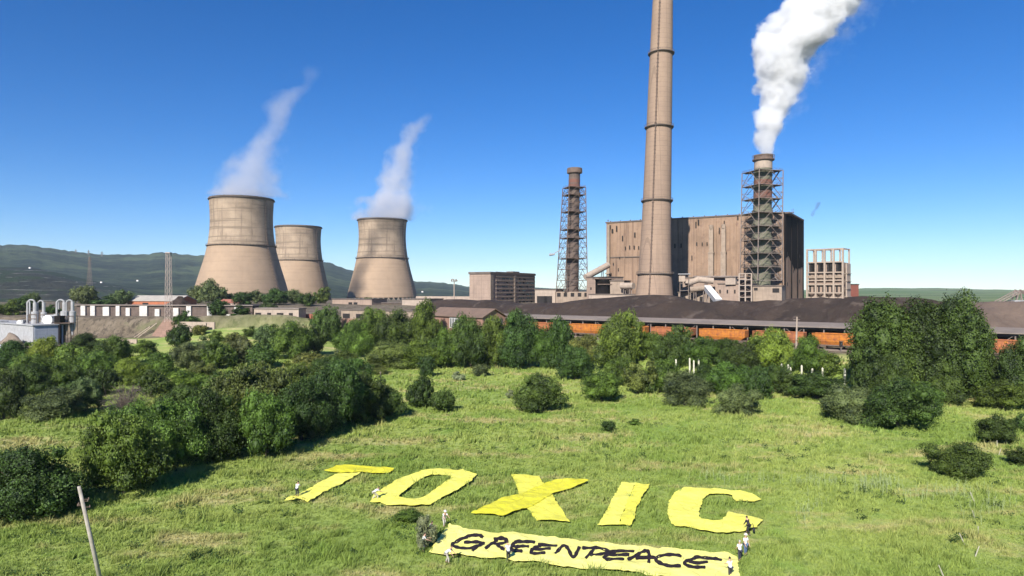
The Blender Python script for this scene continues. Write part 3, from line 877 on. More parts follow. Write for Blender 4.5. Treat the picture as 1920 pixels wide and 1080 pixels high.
simple_block('far_wall','long pale wall behind the third cooling tower foot','wall',780,560,1010,500,553,1,13,CONCW,None,'none',ztop=18.5)

# gabled house with ribbon windows
def gabled_house():
    zb=9; a,L,ang=face(806,262,905,240); root=thing('gabled_house',(a.x,a.y,zb),'brown roofed gabled house with white ribbon windows left of the long conveyor shed','house',rz=ang)
    W=11; H=zat(594,252)-zb
    H=max(H,3.6)
    m=MB(); m.box(0,0,-6,L,W,H); ym=W/2; m.add([(L-.05,0,H),(L-.05,W,H),(L-.05,ym,H+2.9),(.05,0,H),(.05,W,H),(.05,ym,H+2.9)],[(0,1,2),(3,5,4)])
    m.build('wall',BRICKB,root)
    m=MB(); m.gable(0,0,L,W,H+.02,H+3.0,'x',.7,.25); m.build('roof',ROOFB,root)
    m=MB(); m.box(L*.40,-.14,.3,L*.68,-.003,H-.3); f=m.build('window',WHITE,root)
    m=MB()
    n=9
    for i in range(n):
        x0=L*.405+i*(L*.27)/n+.12; m.box(x0,-.2,.55,x0+L*.27/n-.3,-.143,H-.5)
    m.build('pane',GLASS,f)
    m=MB(); m.box(L-.001,1.5,.5,L+.12,W-1.5,H-.4); m.build('gable_window',GLASS,root)
gabled_house()

# ---------------------------------------------------------------- railway, wagons, conveyor shed, coal
TU = Vector((-.765,.644,0)); TN = Vector((-.644,-.765,0)); TA = Vector((93.5,187,0))
TANG = math.atan2(-TU.y, -TU.x)
def on_track(t, off=0.0): 
    p = TA + TU*t + TN*off; return p
def t_at(px, off=0.0):
    k=(px-960)/FPX; A=TA+TN*off
    return (A.x-k*A.y)/(-TU.x+k*TU.y)
def track():
    m=MB(); p0=on_track(-70); p1=on_track(175)
    def strip(off,w,z0,z1):
        n=TN
        q=[p0+n*(off-w),p1+n*(off-w),p1+n*(off+w),p0+n*(off+w)]
        m.add([(v.x,v.y,z0) for v in q]+[(v.x,v.y,z1) for v in q],[(0,3,2,1),(4,5,6,7),(0,1,5,4),(1,2,6,5),(2,3,7,6),(3,0,4,7)])
    strip(0,2.6,5.6,6.62); b=m.build('railway_bed',M('ballast',(.26,.22,.18),(.19,.16,.13),scale=.8,world=True)); tag(b,kind='structure')
    m=MB()
    for o in (-.75,.75): strip(o,.05,6.62,6.76)
    o=m.build('railway_rails',RUSTY); tag(o,kind='structure')
track()

def wagon(mat):
    root=thing('hopper_wagon',(0,0,0),'x','railway wagon','coal wagons on the siding')
    L=14.6;W=2.9
    m=MB(); z0,z1=1.25,4.35
    m.add([(-L/2,-W/2,z0+1.0),(L/2,-W/2,z0+1.0),(L/2,W/2,z0+1.0),(-L/2,W/2,z0+1.0),(-L/2,-W/2,z1),(L/2,-W/2,z1),(L/2,W/2,z1),(-L/2,W/2,z1),
           (-L/2+1.6,-W/2+.5,z0),(L/2-1.6,-W/2+.5,z0),(L/2-1.6,W/2-.5,z0),(-L/2+1.6,W/2-.5,z0)],
          [(8,11,10,9),(0,1,5,4),(1,2,6,5),(2,3,7,6),(3,0,4,7),(8,9,1,0),(9,10,2,1),(10,11,3,2),(11,8,0,3),(4,5,6,7)])
    m.build('body',mat,root)
    m=MB()
    for x in np.linspace(-L/2+.1,L/2-.1,9):
        for s in (-1,1): m.box(x-.09,s*(W/2+.06)-.06,z0+.95,x+.09,s*(W/2+.06)+.06,z1)
    for s in (-1,1): m.box(-L/2,s*(W/2+.08)-.09,z1,L/2,s*(W/2+.08)+.09,z1+.16); m.box(-L/2,s*(W/2+.07)-.05,2.75,L/2,s*(W/2+.07)+.05,2.9)
    m.build('side_ribs',mat,root)
    m=MB(); m.box(-L/2-.3,-W/2+.4,.95,L/2+.3,W/2-.4,1.24); m.box(-L/2-.6,-.2,.98,L/2+.6,.2,1.18); m.build('underframe',RUSTY,root)
    for sx in (-1,1):
        m=MB(); c=sx*(L/2-2.2)
        m.box(c-1.4,-1.0,.55,c+1.4,1.0,.9)
        m.build('bogie',RUSTY,root)
        for dx in (-.95,.95):
            m=MB(); 
            for s in (-1,1): m.tube((c+dx,s*.80,.46),(c+dx,s*.66,.46),.46,.46,14)
            m.tube((c+dx,-.7,.46),(c+dx,.7,.46),.08,.08,6); m.build('wheelset',RUSTY,root)
    root.scale=(1,1,.97)
    return root
WL = ['rust brown wagon hidden right behind the tallest poplar','faded red wagon seen at the right frame edge','dull rust wagon behind the poplars','bright orange and yellow wagon left of the poplars, with the signal before it','long rust and orange wagon behind the white railway pole','bright orange wagon half behind the round bright tree','rust red wagon between the cone shaped tree and the orange ones','orange wagon right of the cone shaped tree','bright orange wagon left of the cone shaped tree','dark rust wagon behind the narrow peaked tree','reddish wagon at the far left end of the visible train']
wA=wagon(ORANGE); wB=wagon(ORANGE2); kA=kid_map(wA); kB=kid_map(wB); usedA=usedB=False
for j in range(11):
    t = 20.0 + 16.9*(j-4)
    isA = j in (3,5,7,8)
    if isA:
        o = wA if not usedA else copy_tree(wA,kA); usedA=True
    else:
        o = wB if not usedB else copy_tree(wB,kB); usedB=True
    p=on_track(t); o.location=(p.x,p.y,6.74); o.rotation_euler=(0,0,TANG); o['label']=WL[j]

def conveyor_shed():
    # local frame: x along the track to the right/near, y away from the camera
    t0,t1=155,-75
    O=on_track(t0,-6.5); root=thing('conveyor_shed',(O.x,O.y,7.55),'very long grey roofed conveyor shed on posts running behind the wagons','conveyor shed',rz=TANG)
    L=t0-t1
    m=MB(); W=7.5
    m.add([(0,-1,4.55),(L,-1,4.75),(L,W,5.7),(0,W,5.5),(0,-1,4.85),(L,-1,5.05),(L,W,6.0),(0,W,5.8)],[(0,3,2,1),(4,5,6,7),(0,1,5,4),(1,2,6,5),(2,3,7,6),(3,0,4,7)])
    m.build('roof',ROOFG,root)
    m=MB(); m.box(0,3.5,2.6,L,6.4,3.6); m.box(0,6.6,-2,L,7.0,5.4); m.build('conveyor_belt',DARK,root)
    m=MB(); m.box(0,3.2,3.61,L,3.4,4.3); m.build('belt_guard',STEELG,root)
    for i in range(int(L/5.6)+1):
        x=i*5.6; m=MB(); m.box(x-.16,-.2,-2,x+.16,.12,4.6); m.build('post',STEELG,root)
    m=MB()
    for i in range(int(L/5.6)):
        x=i*5.6
        if i%3==0: m.tube((x,-.05,4.5),(x+2.6,-.05,2.4),.09,.09,4); m.tube((x+5.6,-.05,4.5),(x+2.9,-.05,2.4),.09,.09,4)
        m.box(x+.17,-.1,4.2,x+5.4,.05,4.4)
    m.build('braces',STEELG,root)
conveyor_shed()

def heap(name,label,mat,crest,d_front,d_crest,d_back,zfront,zback,seed):
    """crest: [(px, y)]; distances measured across the track line"""
    n=260; pxs=np.linspace(crest[0][0],crest[-1][0],n); ys=np.interp(pxs,[c[0] for c in crest],[c[1] for c in crest])
    rows=30; V=[]
    for i,(px,y) in enumerate(zip(pxs,ys)):
        tc=t_at(px,-d_crest); pc=on_track(tc,-d_crest); zc=CAM_Z-(y-HOR)/FPX*pc.y
        zc+= .0
        for j in range(rows+1):
            f=j/rows
            if f<.6:
                g=f/.6; d=d_front+(d_crest-d_front)*g; z=zfront+(zc-zfront)*min(1,(g*1.04))**.95
            else:
                g=(f-.6)/.4; d=d_crest+(d_back-d_crest)*g; z=zc+(zback-zc)*g**1.3
            p=on_track(tc,-d)
            V.append([p.x,p.y,z])
    V=np.array(V)
    a=fbm(V[:,0]*.10,V[:,1]*.10,seed)-.47; b=fbm(V[:,0]*.4,V[:,1]*.4,seed+3)-.47
    wgt=np.tile(np.concatenate([np.sin(np.linspace(0,1,19)*math.pi)**.7, np.linspace(0,1,12)]),n)
    c_=fbm(V[:,0]*.22+V[:,1]*.05,V[:,1]*.07,seed+9)-.47
    V[:,2]+= (a*5.0+b*1.6+c_*2.2)*wgt
    Fq=[(i*(rows+1)+j,(i+1)*(rows+1)+j,(i+1)*(rows+1)+j+1,i*(rows+1)+j+1) for i in range(n-1) for j in range(rows)]
    o=rawmesh(name,V.tolist(),Fq,mat,smooth=True); tag(o,label,'coal heap'); return o
LC=[(806,570),(815,566),(830,562),(848,561),(866,561),(883,564.5),(900,563),(913,562),(925,566),(935.5,570.5),(974,572),(1000,569.5),(1016,568),(1058,568),(1080,563.5),(1100,561),(1141,558),(1183,554.5),(1224,552.5),(1262,554),(1279,560),(1307,565),(1329,568),(1354,562.5),(1391,565),(1419,565),(1440,562.5),(1466,563.5),(1475,560.6),(1504,559),(1541,558),(1579,560),(1607,555.5),(1640,556.5),(1662,557),(1682,558),(1707,557),(1745,561),(1762,565),(1829,569)]
heap('coal_heap','very long dark coal heap in front of the power plant',COAL,LC,12,42,95,7.0,13,200)
heap('coal_heap','brown eroded coal heap at the right frame edge behind the poplars',COALB,[(1790,580),(1815,571),(1829,568),(1860,565),(1900,565.5),(1940,564),(2010,566),(2060,572)],12,34,70,7.0,12,220)
# ---------------------------------------------------------------- left side: works, pylons, walls, sheds
def grey_works():
    zb=2.4; a,L,ang=face(-60,262,62,226)
    root=thing('industrial_building',(a.x,a.y,zb),'low white and blue grey industrial building at the left edge','industrial building',rz=ang)
    H=zat(606,232)-zb; W=9
    m=MB(); m.box(0,0,-2,L,W,H-.6); m.build('wall',LGREY,root)
    m=MB(); m.box(L+.02,.3,-2,L+.25,W-.3,H-.7); m.build('end_wall',BLUEG,root)
    m=MB(); m.box(-.4,-.4,H-.6,L+.6,W+.4,H-.25); m.box(-.4,-.4,H-.24,L*.55,2.2,H+.4); m.build('roof',LGREY,root)
    m=MB(); m.box(L*.30,-.12,.6,L*.36,-.003,3.4); m.build('door',DARK,root)
    b2,L2,an2=face(104,232,131,232)
    r2=thing('loading_dock',(b2.x,b2.y,1.8),'small white loading dock with dark bay, right of the low grey building','loading dock',rz=an2)
    m=MB(); m.box(0,0,-1,L2,7,2.5); m.build('wall',LGREY,r2); m=MB(); m.box(-.3,-.4,2.51,L2+1.6,7.3,2.8); m.build('roof',ROOFG,r2); m=MB(); m.box(L2+.01,.4,-.8,L2+1.4,6.6,2.3); m.build('bay',DARK,r2)
grey_works()
def cyclone(px,y_top,y_mid,y_base,rw,D,label,hood=True,cone=True):
    s=D/FPX; x=(px-960)*s; zt=zat(y_top,D); zm=zat(y_mid,D); zb=zat(y_base,D)
    root=thing('dust_cyclone',(x,D,zb),label,'dust cyclone','white dust cyclones of the works')
    R=rw*s; m=MB()
    if cone: m.lathe([(.45*R,0),(.5*R,1),(R,(zm-zb)*.4),(R,zm-zb),(.2*R,zm-zb+.4)],16)
    else: m.lathe([(R,0),(R,zm-zb),(.2*R,zm-zb+.3)],16)
    m.build('body',LGREY,root,smooth=False)
    m=MB(); m.tube((0,0,zm-zb),(0,0,zt-zb),R*.55,R*.55,12)
    m.build('outlet_pipe',LGREY,root)
    if hood:
        m=MB(); h=zt-zb
        pts=[(0,0,h-.4)]+[(-R*1.1*(1-math.cos(a)),0,h-.4+R*1.1*math.sin(a)) for a in np.linspace(0,math.pi,7)]+[(-2.2*R,0,(zm-zb)*.75)]
        m.path(pts,R*.25,8); m.build('return_pipe',LGREY,root)
    m=MB()
    for sx in (-1,1):
        for sy in (-1,1): m.tube((sx*R*1.05,sy*R*1.05,-1.0 if not cone else -2.5),(sx*R*1.05,sy*R*1.05,(zm-zb)*.8),.09,.09,5)
    for z in ((zm-zb)*.45,(zm-zb)*.8): m.box(-R*1.15,-R*1.15,z,R*1.15,-R*1.0,z+.15); m.box(-R*1.15,R*1.0,z,R*1.15,R*1.15,z+.15)
    m.build('support_frame',RUSTY,root)
cyclone(66,567,585,608,6.5,236,'white cyclone on the roof, left of the tall bent pipes, with a plain upright outlet',True,False)
cyclone(82,567,586,608,5,237,'narrow white cyclone second on the roof, with a bent return pipe',True,False)
cyclone(121,567,584,628,6.6,237,'large white cyclone in the right hand pair, standing nearer',True)
cyclone(136,566,584,628,5.2,236,'slimmer white cyclone at the far right of the works',True)
def bent(px,y0,y1,D,w,label):
    s=D/FPX; x=(px-960)*s; z0=zat(y1,D); z1=zat(y0,D); root=thing('bent_pipe',(x,D,z0),label,'pipe','white pipes of the works')
    m=MB(); h=z1-z0; R=w*s/2
    pts=[(0,0,0),(0,0,h-R)]+[(R*(1-math.cos(a)),0,h-R+R*math.sin(a)) for a in np.linspace(.3,math.pi,6)]+[(2*R,0,h*.45)]
    m.path(pts,.26,8); m.build('pipe',LGREY,root); m=MB(); m.box(-.6,-.6,-.3,.6,.6,.6); m.build('foot',LGREY,root)
bent(51,565,608,236,5,'leftmost white pipe bent over like a hook on the roof')
bent(106,565,592,239,4,'white hooked pipe between the two pairs of cyclones')
def roof_unit():
    for px,w,h,lab in ((44,9,1.9,'rounded white fan casing on the roof below the hooked pipe'),(97,10,3.8,'boxy white filter unit between the cyclone pairs')):
        D=236; s=D/FPX; x=(px-960)*s; z=zat(607,D); root=thing('filter_unit',(x,D,z-.5),lab,'filter unit')
        m=MB(); m.box(-w*s*.5,-1.4,0,w*s*.5,1.4,h*.7+.5); m.build('casing',LGREY,root)
        m=MB(); m.tube((-w*s*.3,-1.45,h*.5),(-w*s*.3,1.45,h*.5),h*.45,h*.45,12); m.build('fan_housing',WHITE,root)
roof_unit()
def steel_bin():
    D=233; s=D/FPX; x=(111.5-960)*s; zb=2.4; root=thing('steel_bin',(x,D,zb),'tall black steel bin between the blue grey end wall and the large cyclone','steel bin')
    w=5.5*s; m=MB(); m.box(-w,-1.2,-1,w,1.4,zat(592,D)-zb); m.build('casing',WALLD,root)
    m=MB(); m.box(-w-.3,-1.6,zat(606,D)-zb,w+3.6,1.8,zat(605,D)-zb); m.build('platform',RUSTY,root)
steel_bin()
def silo_edge():
    D=212; x=(4-960)/FPX*D; root=thing('mixer_drum',(x,D,2.2),'white rounded machine cut by the left frame edge','machine')
    m=MB(); m.tube((-2.2,0,2.6),(1.0,0,2.6),1.7,1.3,16); m.build('drum',LGREY,root); m=MB(); m.box(-2.5,-1.2,-.5,-1.5,1.2,2); m.box(.4,-1,-.5,1.2,1,2); m.build('stand',LGREY,root); m=MB(); m.box(1.5,-.5,0,4.2,2.4,3.0); m.build('bin',RUSTY,root)
silo_edge()
def mound(name,label,px,py,w,h,mat,seed,cat='earth heap'):
    g=G(px,py); s=g.y/FPX; W=w*s; H=h*s; n=34; V=[];Fq=[]
    for i in range(n):
        for j in range(n):
            u=(i/(n-1)-.5)*2; v=(j/(n-1)-.5)*2; q=math.hypot(u,v)
            z=H*max(0,1-q)**.9*(1+.0)
            x=u*W*.5; y=v*W*.45
            z=z+ (float(fbm(np.array(g.x+x)*.5,np.array(g.y+y)*.5,seed))-.47)*H*.7*max(0,1-q*.9)
            V.append((x,y,z-.3*(q>1)-.1)); 
    for i in range(n-1):
        for j in range(n-1): Fq.append((i*n+j,(i+1)*n+j,(i+1)*n+j+1,i*n+j+1))
    o=rawmesh(name,V,Fq,mat,smooth=True,loc=tuple(g)); tag(o,label,cat); return o
mound('earth_heap','brown earth heap at the left edge below the white machine',18,668,110,42,EARTH,5)
mound('earth_heap','second earth heap in front of the blue grey end wall',78,660,80,30,EARTH,8)
mound('earth_heap','dark heap behind the orange brick shed',336,0+586,70,34,COAL,11) 

SLAB = M("chipped_white_slab", (.62,.60,.56), (.45,.42,.38), scale=1.2, streak=.5, streak_col=(.3,.26,.22))
def long_shed():
    zb=10.6; a,L,ang=face(142,322,472,312)
    root=thing('long_shed',(a.x,a.y,zb),'long low shed with evenly spaced white slabs above the earth bank','shed',rz=ang)
    H=zat(571,320)-zb; W=7
    m=MB(); m.box(0,.6,-2,L,W,H-.5); m.build('wall',STK2,root)
    m=MB(); m.box(-.6,-.3,H-.5,L+.6,W+.6,H-.1); m.build('roof',ROOFG,root)
    for px in (156,174,199,221,240,269,295,330,354,393,428,447):
        k=(px-960)/FPX
        # intersection of the view line with the front wall
        dx,dy=math.cos(ang),math.sin(ang); t=(a.x-k*a.y)/(k*dy-dx)
        m=MB(); w={269:1.9,447:1.9,199:1.6,221:.95,330:1.3,240:1.0}.get(px,1.15); hh=H-.6 if px!=428 else 1.6; hh-= .9*((px*7)%5==0)+.5*((px*3)%4==1)
        m.box(t-w,-.25,-.2,t+w,.58,hh); m.build('white_slab',SLAB,root)
long_shed()
simple_block('brick_shed','orange brick shed with a pale grey pitched roof before the first cooling tower','shed',240,392,332,384,566,16,14,M("orange_brick",(.42,.15,.075),(.34,.12,.065),scale=.4,panel=(3,1)),M("pale_sheet_roof",(.42,.38,.33),(.34,.31,.27),scale=.4,streak=.3),'gable',2.9,ztop=17.0,wins=[(.3,.5,4,1.6)])
simple_block('brick_shed','small red roofed building at the foot of the first cooling tower','shed',408,400,448,396,569,10,14,M("pink_wall",(.46,.34,.28),(.4,.3,.25),scale=.4),ROOFR,'gable',1.8,ztop=15.8)
simple_block('white_wall','low whitish wall below the right part of the long shed','wall',328,296,402,290,600,.6,6,CONCW,None,'none',ztop=9.6)
simple_block('white_wall','short pale wall piece by the dark bush below the shed','wall',372,288,386,287,600,.6,6,CONCW,None,'none',ztop=9.4)
simple_block('pale_kerb','low pale concrete kerb at the foot of the earth bank','wall',210,262,256,258,626,.5,2.2,CONCW,None,'none',ztop=4.6)
simple_block('ruined_shed','long ruined white shed continuing right of the slabs','shed',470,314,560,308,580,6,10.2,CONCW,ROOFG,'flat',ztop=14.6,wins=[(.1,.3,3,2.4),(.35,.3,2,2.4),(.55,.3,3.4,2.4),(.8,.3,2,2.4)])
def tilted_frame():
    g=G(296,632); root=thing('tilted_roof_panel',tuple(g),'collapsed reddish roof panel tilted on the ground at the foot of the mast','roof panel')
    m=MB(); vs=[(-4,0,-1),(3,0,-.5),(7,3,6.2),(1.5,3,8.0)]; 
    m.add(vs+[(x+.2,y+.35,z) for x,y,z in vs],[(0,1,2,3),(4,7,6,5),(0,4,5,1),(1,5,6,2),(2,6,7,3),(3,7,4,0)])
    m.build('panel',M("faded_panel",(.27,.17,.13),(.20,.13,.10),scale=.5,panel=(2.2,.9)),root)
    m=MB(); m.bar((-9,-.3,-.5),(-1,1,6),.35); m.bar((-10.5,0,-.3),(-4,1,4.5),.3); m.build('fallen_beams',CONCW,root)
    m=MB(); m.bar((4.5,-.2,-1),(9,2.8,6.4),.5); m.build('rafter',BRICK,root)
tilted_frame()

def lattice_tower(name,label,px,y_top,y_base,D,w0,w1,mat,arms=(),cat='lattice mast',group=None):
    s=D/FPX; x=(px-960)*s; zb=zat(y_base,D); H=zat(y_top,D)-zb
    root=thing(name,(x,D,zb),label,cat,group)
    m=MB(); n=max(6,int(H/((w0+w1)*s*.65))); lv=[]
    for i in range(n+1):
        t=i/n; h=(w0+(w1-w0)*t)*s/2; lv.append([(-h,-h,H*t),(h,-h,H*t),(h,h,H*t),(-h,h,H*t)])
    th=max(.07,s*.19)
    for A,B in zip(lv,lv[1:]):
        for i in range(4):
            j=(i+1)%4; m.tube(A[i],B[i],th,th,4); m.tube(A[i],B[j],th*.55,th*.55,4); m.tube(A[j],B[i],th*.55,th*.55,4); m.tube(B[i],B[j],th*.6,th*.6,4)
    m.build('lattice',mat,root)
    for (f,hw) in arms:
        m=MB(); z=H*f; hw*=s; m.tube((-hw,0,z),(hw,0,z),th*.8,th*.8,4); m.tube((-hw,0,z),(0,0,z+hw*.3),th*.5,th*.5,4); m.tube((hw,0,z),(0,0,z+hw*.3),th*.5,th*.5,4)
        for q in (-hw,hw): m.tube((q,0,z),(q,0,z-s*2.5),th*.5,th*.5,4)
        m.build('cross_arm',mat,root)
    m=MB(); q=w1*s*.5; m.box(-q*1.3,-q*1.3,H,q*1.3,q*1.3,H+.4); m.build('top_frame',mat,root)
MASTM=M("pale_mast_paint",(.45,.36,.32),(.36,.28,.25),scale=.6)
lattice_tower('lattice_mast','tall slender pinkish lattice mast before the hills, right of the brick shed gable',316,475,604,292,10,7,MASTM)
lattice_tower('pylon','faint power pylon left of the lattice mast against the hills',168,482,535,640,7,1.5,STEELG,((.78,5),(.88,4),(.97,3)),'power pylon')
lattice_tower('pylon','tiny distant pylon on the ridge, leftmost',142,468,480,3800,3,.8,STEELG,((.8,3),),'power pylon','tiny pylons on the far ridge')
lattice_tower('pylon','tiny distant pylon on the ridge, above the faint pylon',166,469,482,3800,3,.8,STEELG,((.8,3),),'power pylon','tiny pylons on the far ridge')
lattice_tower('pylon','tiny distant pylon on the ridge, rightmost',191,472,484,3800,3,.8,STEELG,((.8,3),),'power pylon','tiny pylons on the far ridge')
def light_mast():
    D=420; x=(851.5-960)/FPX*D; zb=13; root=thing('light_mast',(x,D,zb),'floodlight mast with a cluster of lamps left of the office block','light mast')
    H=zat(524,D)-zb; m=MB(); m.tube((0,0,-1),(0,0,H),.42,.26,8); m.build('pole',CONCW,root)
    m=MB(); m.lathe([(1.5,H-1.3),(1.7,H-1.3),(1.7,H-1.0),(1.5,H-1.0)],16,closed=True); m.build('ring',STEELG,root)
    for i in range(7):
        a=2*math.pi*i/7; m=MB(); c=(1.7*math.cos(a),1.7*math.sin(a),H-.8+.8*(i%2)); m.box(c[0]-.4,c[1]-.3,c[2]-.35,c[0]+.4,c[1]+.3,c[2]+.35); m.build('floodlight',STEELG,root)
light_mast()

# far buildings seen as specks and the stacker at the right edge
def stacker():
    D=420; root=thing('coal_stacker',tuple(P(1918,570,D)),'pale steel stacker with sloping stays behind the coal heap at the right edge','stacker')
    s=D/FPX; m=MB(); X=lambda px:(px-1918)*s; Z=lambda y:(570-y)*s
    for a,b,r in (((1868,566),(1908,545),.35),((1874,567),(1910,548),.35),((1908,543),(1912,568),.5),((1908,543),(1900,568),.4),((1908,544),(1950,556),.5),((1868,567),(1960,563),.45),((1910,547),(1960,560),.35)):
        for y in (-2,2): m.tube((X(a[0]),y,Z(a[1])),(X(b[0]),y,Z(b[1])),r,r,5)
    m.build('boom',STEELG,root)
    m=MB(); m.box(X(1896),-3,-3,X(1916),3,Z(563)); m.build('cab',LGREY,root)
stacker()
r=random.Random(21)
for i,(px,y,D,lab) in enumerate(((56,501,1500,'tiny white building on the dark terraces'),(190,528,1300,'tiny pale hut at the edge of the violet spoil field'),(258,525,1400,'tiny white house at the right end of the violet spoil field'),(648,536,2600,'small white village house right of the second cooling tower'),(640,541,2500,'village house with pale wall beside the white one'),(792,546,2600,'light speck of a house on the far slope left of the light mast'),(30,562,640,'small white hut among scrub behind the works'),(68,560,650,'little white hut right of the other one behind the works'))):
    s=D/FPX; root=thing('distant_house',tuple(P(px,y+1.5,D)),lab,'house','far off houses')
    w=3.2*s; m=MB(); m.box(-w/2,-w/3,-1*s,w/2,w/3,1.3*s); m.build('wall',WHITE,root); m=MB(); m.gable(-w/2,-w/3,w/2,w/3,1.31*s,2.0*s,'x',.1*s,.1*s); m.build('roof',ROOFG,root)
# dark smoke wisp source: small roof flue already on the boiler house

# ---------------------------------------------------------------- poles and posts
def left_pole():
    g=G(200,1130); t=P(148,912,0.97*g.y)
    root=thing('utility_pole',tuple(g),'tall leaning grey wooden pole without wires at the bottom left','utility pole')
    d=t-g; m=MB(); m.tube((0,0,-.4),tuple(d),.17,.115,12); m.build('shaft',M("grey_pole",(.40,.36,.31),(.28,.25,.21),scale=1.5,streak=.6),root,smooth=True)
    u=d.normalized()
    for z,sx in ((-1.0,.45),(-1.5,-.45),(-1.15,.35),(-1.6,.4),(-1.4,-.35)):
        c=d+u*z; m=MB(); m.tube(tuple(c),tuple(c+Vector((sx,.05,0))),.02,.02,5); m.tube(tuple(c+Vector((sx,.05,-.02))),tuple(c+Vector((sx,.05,.14))),.05,.035,8); m.build('insulator',RUSTY,root)
left_pole()
def rail_pole():
    p=on_track(t_at(1493,2.9),2.9); root=thing('railway_pole',(p.x,p.y,6.3),'white concrete pole standing in front of the wagons','pole')
    H=zat(594,p.y)-6.3; m=MB(); m.tube((0,0,-.5),(.2,0,H),.30,.20,8); m.build('shaft',CONCW,root); m=MB(); m.box(-.8,-.06,H-.9,1.0,.06,H-.75); m.build('bracket',STEELG,root)
rail_pole()
def signal():
    p=on_track(t_at(1577,3.6),3.6); root=thing('railway_signal',(p.x,p.y,6.3),'small dark railway signal on a post beside the orange wagon left of the poplars','signal')
    m=MB(); m.tube((0,0,-.6),(0,0,1.4),.14,.14,6); m.build('post',STEELG,root); m=MB(); m.box(-.35,-.25,1.4,.35,.25,2.9); m.build('head',DARK,root); m=MB(); m.box(-.5,-.5,2.9,.5,.3,3.0); m.build('hood',RUSTY,root)
    m=MB(); m.tube((0,-.27,2.3),(0,-.25,2.3),.14,.14,10); m.build('lamp',GLASS,root)
signal()
def thin_post():
    g=G(716,736); root=thing('wooden_post',tuple(g),'thin pale wooden post standing in the meadow at the end of the left thicket','post')
    H=(736-697)*g.y/FPX; m=MB(); m.tube((0,0,-.3),(-.35,0,H),.10,.07,6); m.build('shaft',WOODM,root); m=MB(); m.box(-.55,-.05,H*.93,-.1,.05,H*.95); m.build('crosspiece',WOODM,root)
    g=G(434,790); D=g.y-5; s=D/FPX; root=thing('broken_pole',tuple(P(436,766,D)),'white broken pole sticking out of the near thicket','post')
    m=MB(); m.tube((0,0,-3.0),(0,0,21*s),.11,.09,6); m.build('shaft',WHITE,root); m=MB(); m.bar((-4*s,0,17*s),(4*s,0,18.5*s),.12); m.build('crosspiece',WHITE,root)
thin_post()
POSTS=[(1267.3,675,704,'first pale concrete post from the left, alone above the bushes'),(1293,673,694,'post with its top highest in the left cluster'),(1300.7,677,698,'post nearest below the highest top in the left cluster'),(1310,673,690,'short post right of the left cluster'),(1325.5,675,688,'shortest post top showing between the clusters'),
 (1465.7,684,712,'pale post at the left of the middle trio'),(1477.7,685,708,'thinner post between the two long ones of the middle trio'),(1482,690,722,'longest post of the middle trio'),(1503,686,704,'tiny post top right of the middle trio'),(1523,693,712,'short post over the wide hedge like bush'),(1542,691,706,'small post tip left of the grassy bank'),
 (1584,693,716,'faint post left of the right pair'),(1609,700,731,'longest post of the right pair'),(1625.7,696,724,'right post of the right pair')]
for k,(px,y0,y1,lab) in enumerate(POSTS):
    g=G(px,y1+8); root=thing('fence_post',tuple(g),lab,'fence post','pale concrete fence posts in the bushes')
    s=g.y/FPX; H=(y1+8-y0)*s; m=MB(); m.box(-.17,-.17,-.4,.17,.17,H); m.add([(-.17,-.17,H),(.17,-.17,H),(.17,.17,H),(-.17,.17,H),(0,0,H+.25)],[(0,1,4),(1,2,4),(2,3,4),(3,0,4)]); m.build('shaft',M("post_concrete",(.62,.60,.47),(.5,.48,.38),scale=1) if k==0 else bpy.data.materials['post_concrete'],root)
STK=[(1869.5,828,841,0,'stake with a leaning partner near the small right bushes'),(1871,843,856,6,'short stake leaning right below another one'),(1891,820,836,-9,'stake leaning left beside the round bush'),(1906,809,820,-7,'small stake tip at the far right by the small bush'),(1828,925,941,-9,'leaning stake among pale weeds on the right slope'),(1829,960,973,-6,'short stake below the one among pale weeds'),(1834,992,1006,0,'upright pale stake above the crossing pair'),(1811,1004,1023,-12,'long stake leaning left of the upright one'),(1827,1027,1044,9,'stake leaning right, below the upright one'),(1772,1064,1084,-12,'stake cut by the bottom edge of the photo')]
for px,y0,y1,dx,lab in STK:
    g=G(px,y1); s=g.y/FPX; root=thing('wooden_stake',tuple(g),lab,'stake','wooden stakes on the right slope'); H=(y1-y0)*s*1.15
    m=MB(); m.tube((0,0,-.2),(-dx*s*-1 if dx>0 else dx*s,0,H),.055,.04,6); m.build('shaft',M("stake_wood",(.45,.42,.33),(.35,.32,.25),scale=2) if 'stake_wood' not in bpy.data.materials else bpy.data.materials['stake_wood'],root)
# ---------------------------------------------------------------- cloth letters and banner on the meadow
def zoomed(pts, s, ox, oy): return [(x/s+ox, y/s+oy) for x, y in pts]
Z5 = lambda p: zoomed(p, 4.0, 500, 840)
Z6 = lambda p: zoomed(p, 4.0, 980, 840)
Z2 = lambda p: zoomed(p, 3.0, 500, 640)
Z7 = lambda p: zoomed(p, 6.1935, 790, 960)
LIFT = .34
def sheet_z(x, y):
    return hz(x, y) + LIFT + .26*(fbm(x*.55, y*.55, 61)-.47) + .20*(fbm(x*1.6, y*1.6, 66)-.47)
def on_field(px, py, lift=LIFT):
    D = (CAM_Z - lift) * FPX / (py - HOR)
    for _ in range(6):
        x = (px-960)/FPX*D
        D = (CAM_Z - float(hz(x, D)) - lift) * FPX / (py - HOR)
    return ((px-960)/FPX*D, D)
def inside(loops, x, y):
    c = np.zeros(np.shape(x), bool)
    for L in loops:
        n = len(L)
        for i in range(n):
            x0,y0 = L[i]; x1,y1 = L[(i+1)%n]
            if y0 == y1: continue
            t = (y0 > y) != (y1 > y)
            c ^= t & (x < (x1-x0)*(y-y0)/(y1-y0)+x0)
    return c
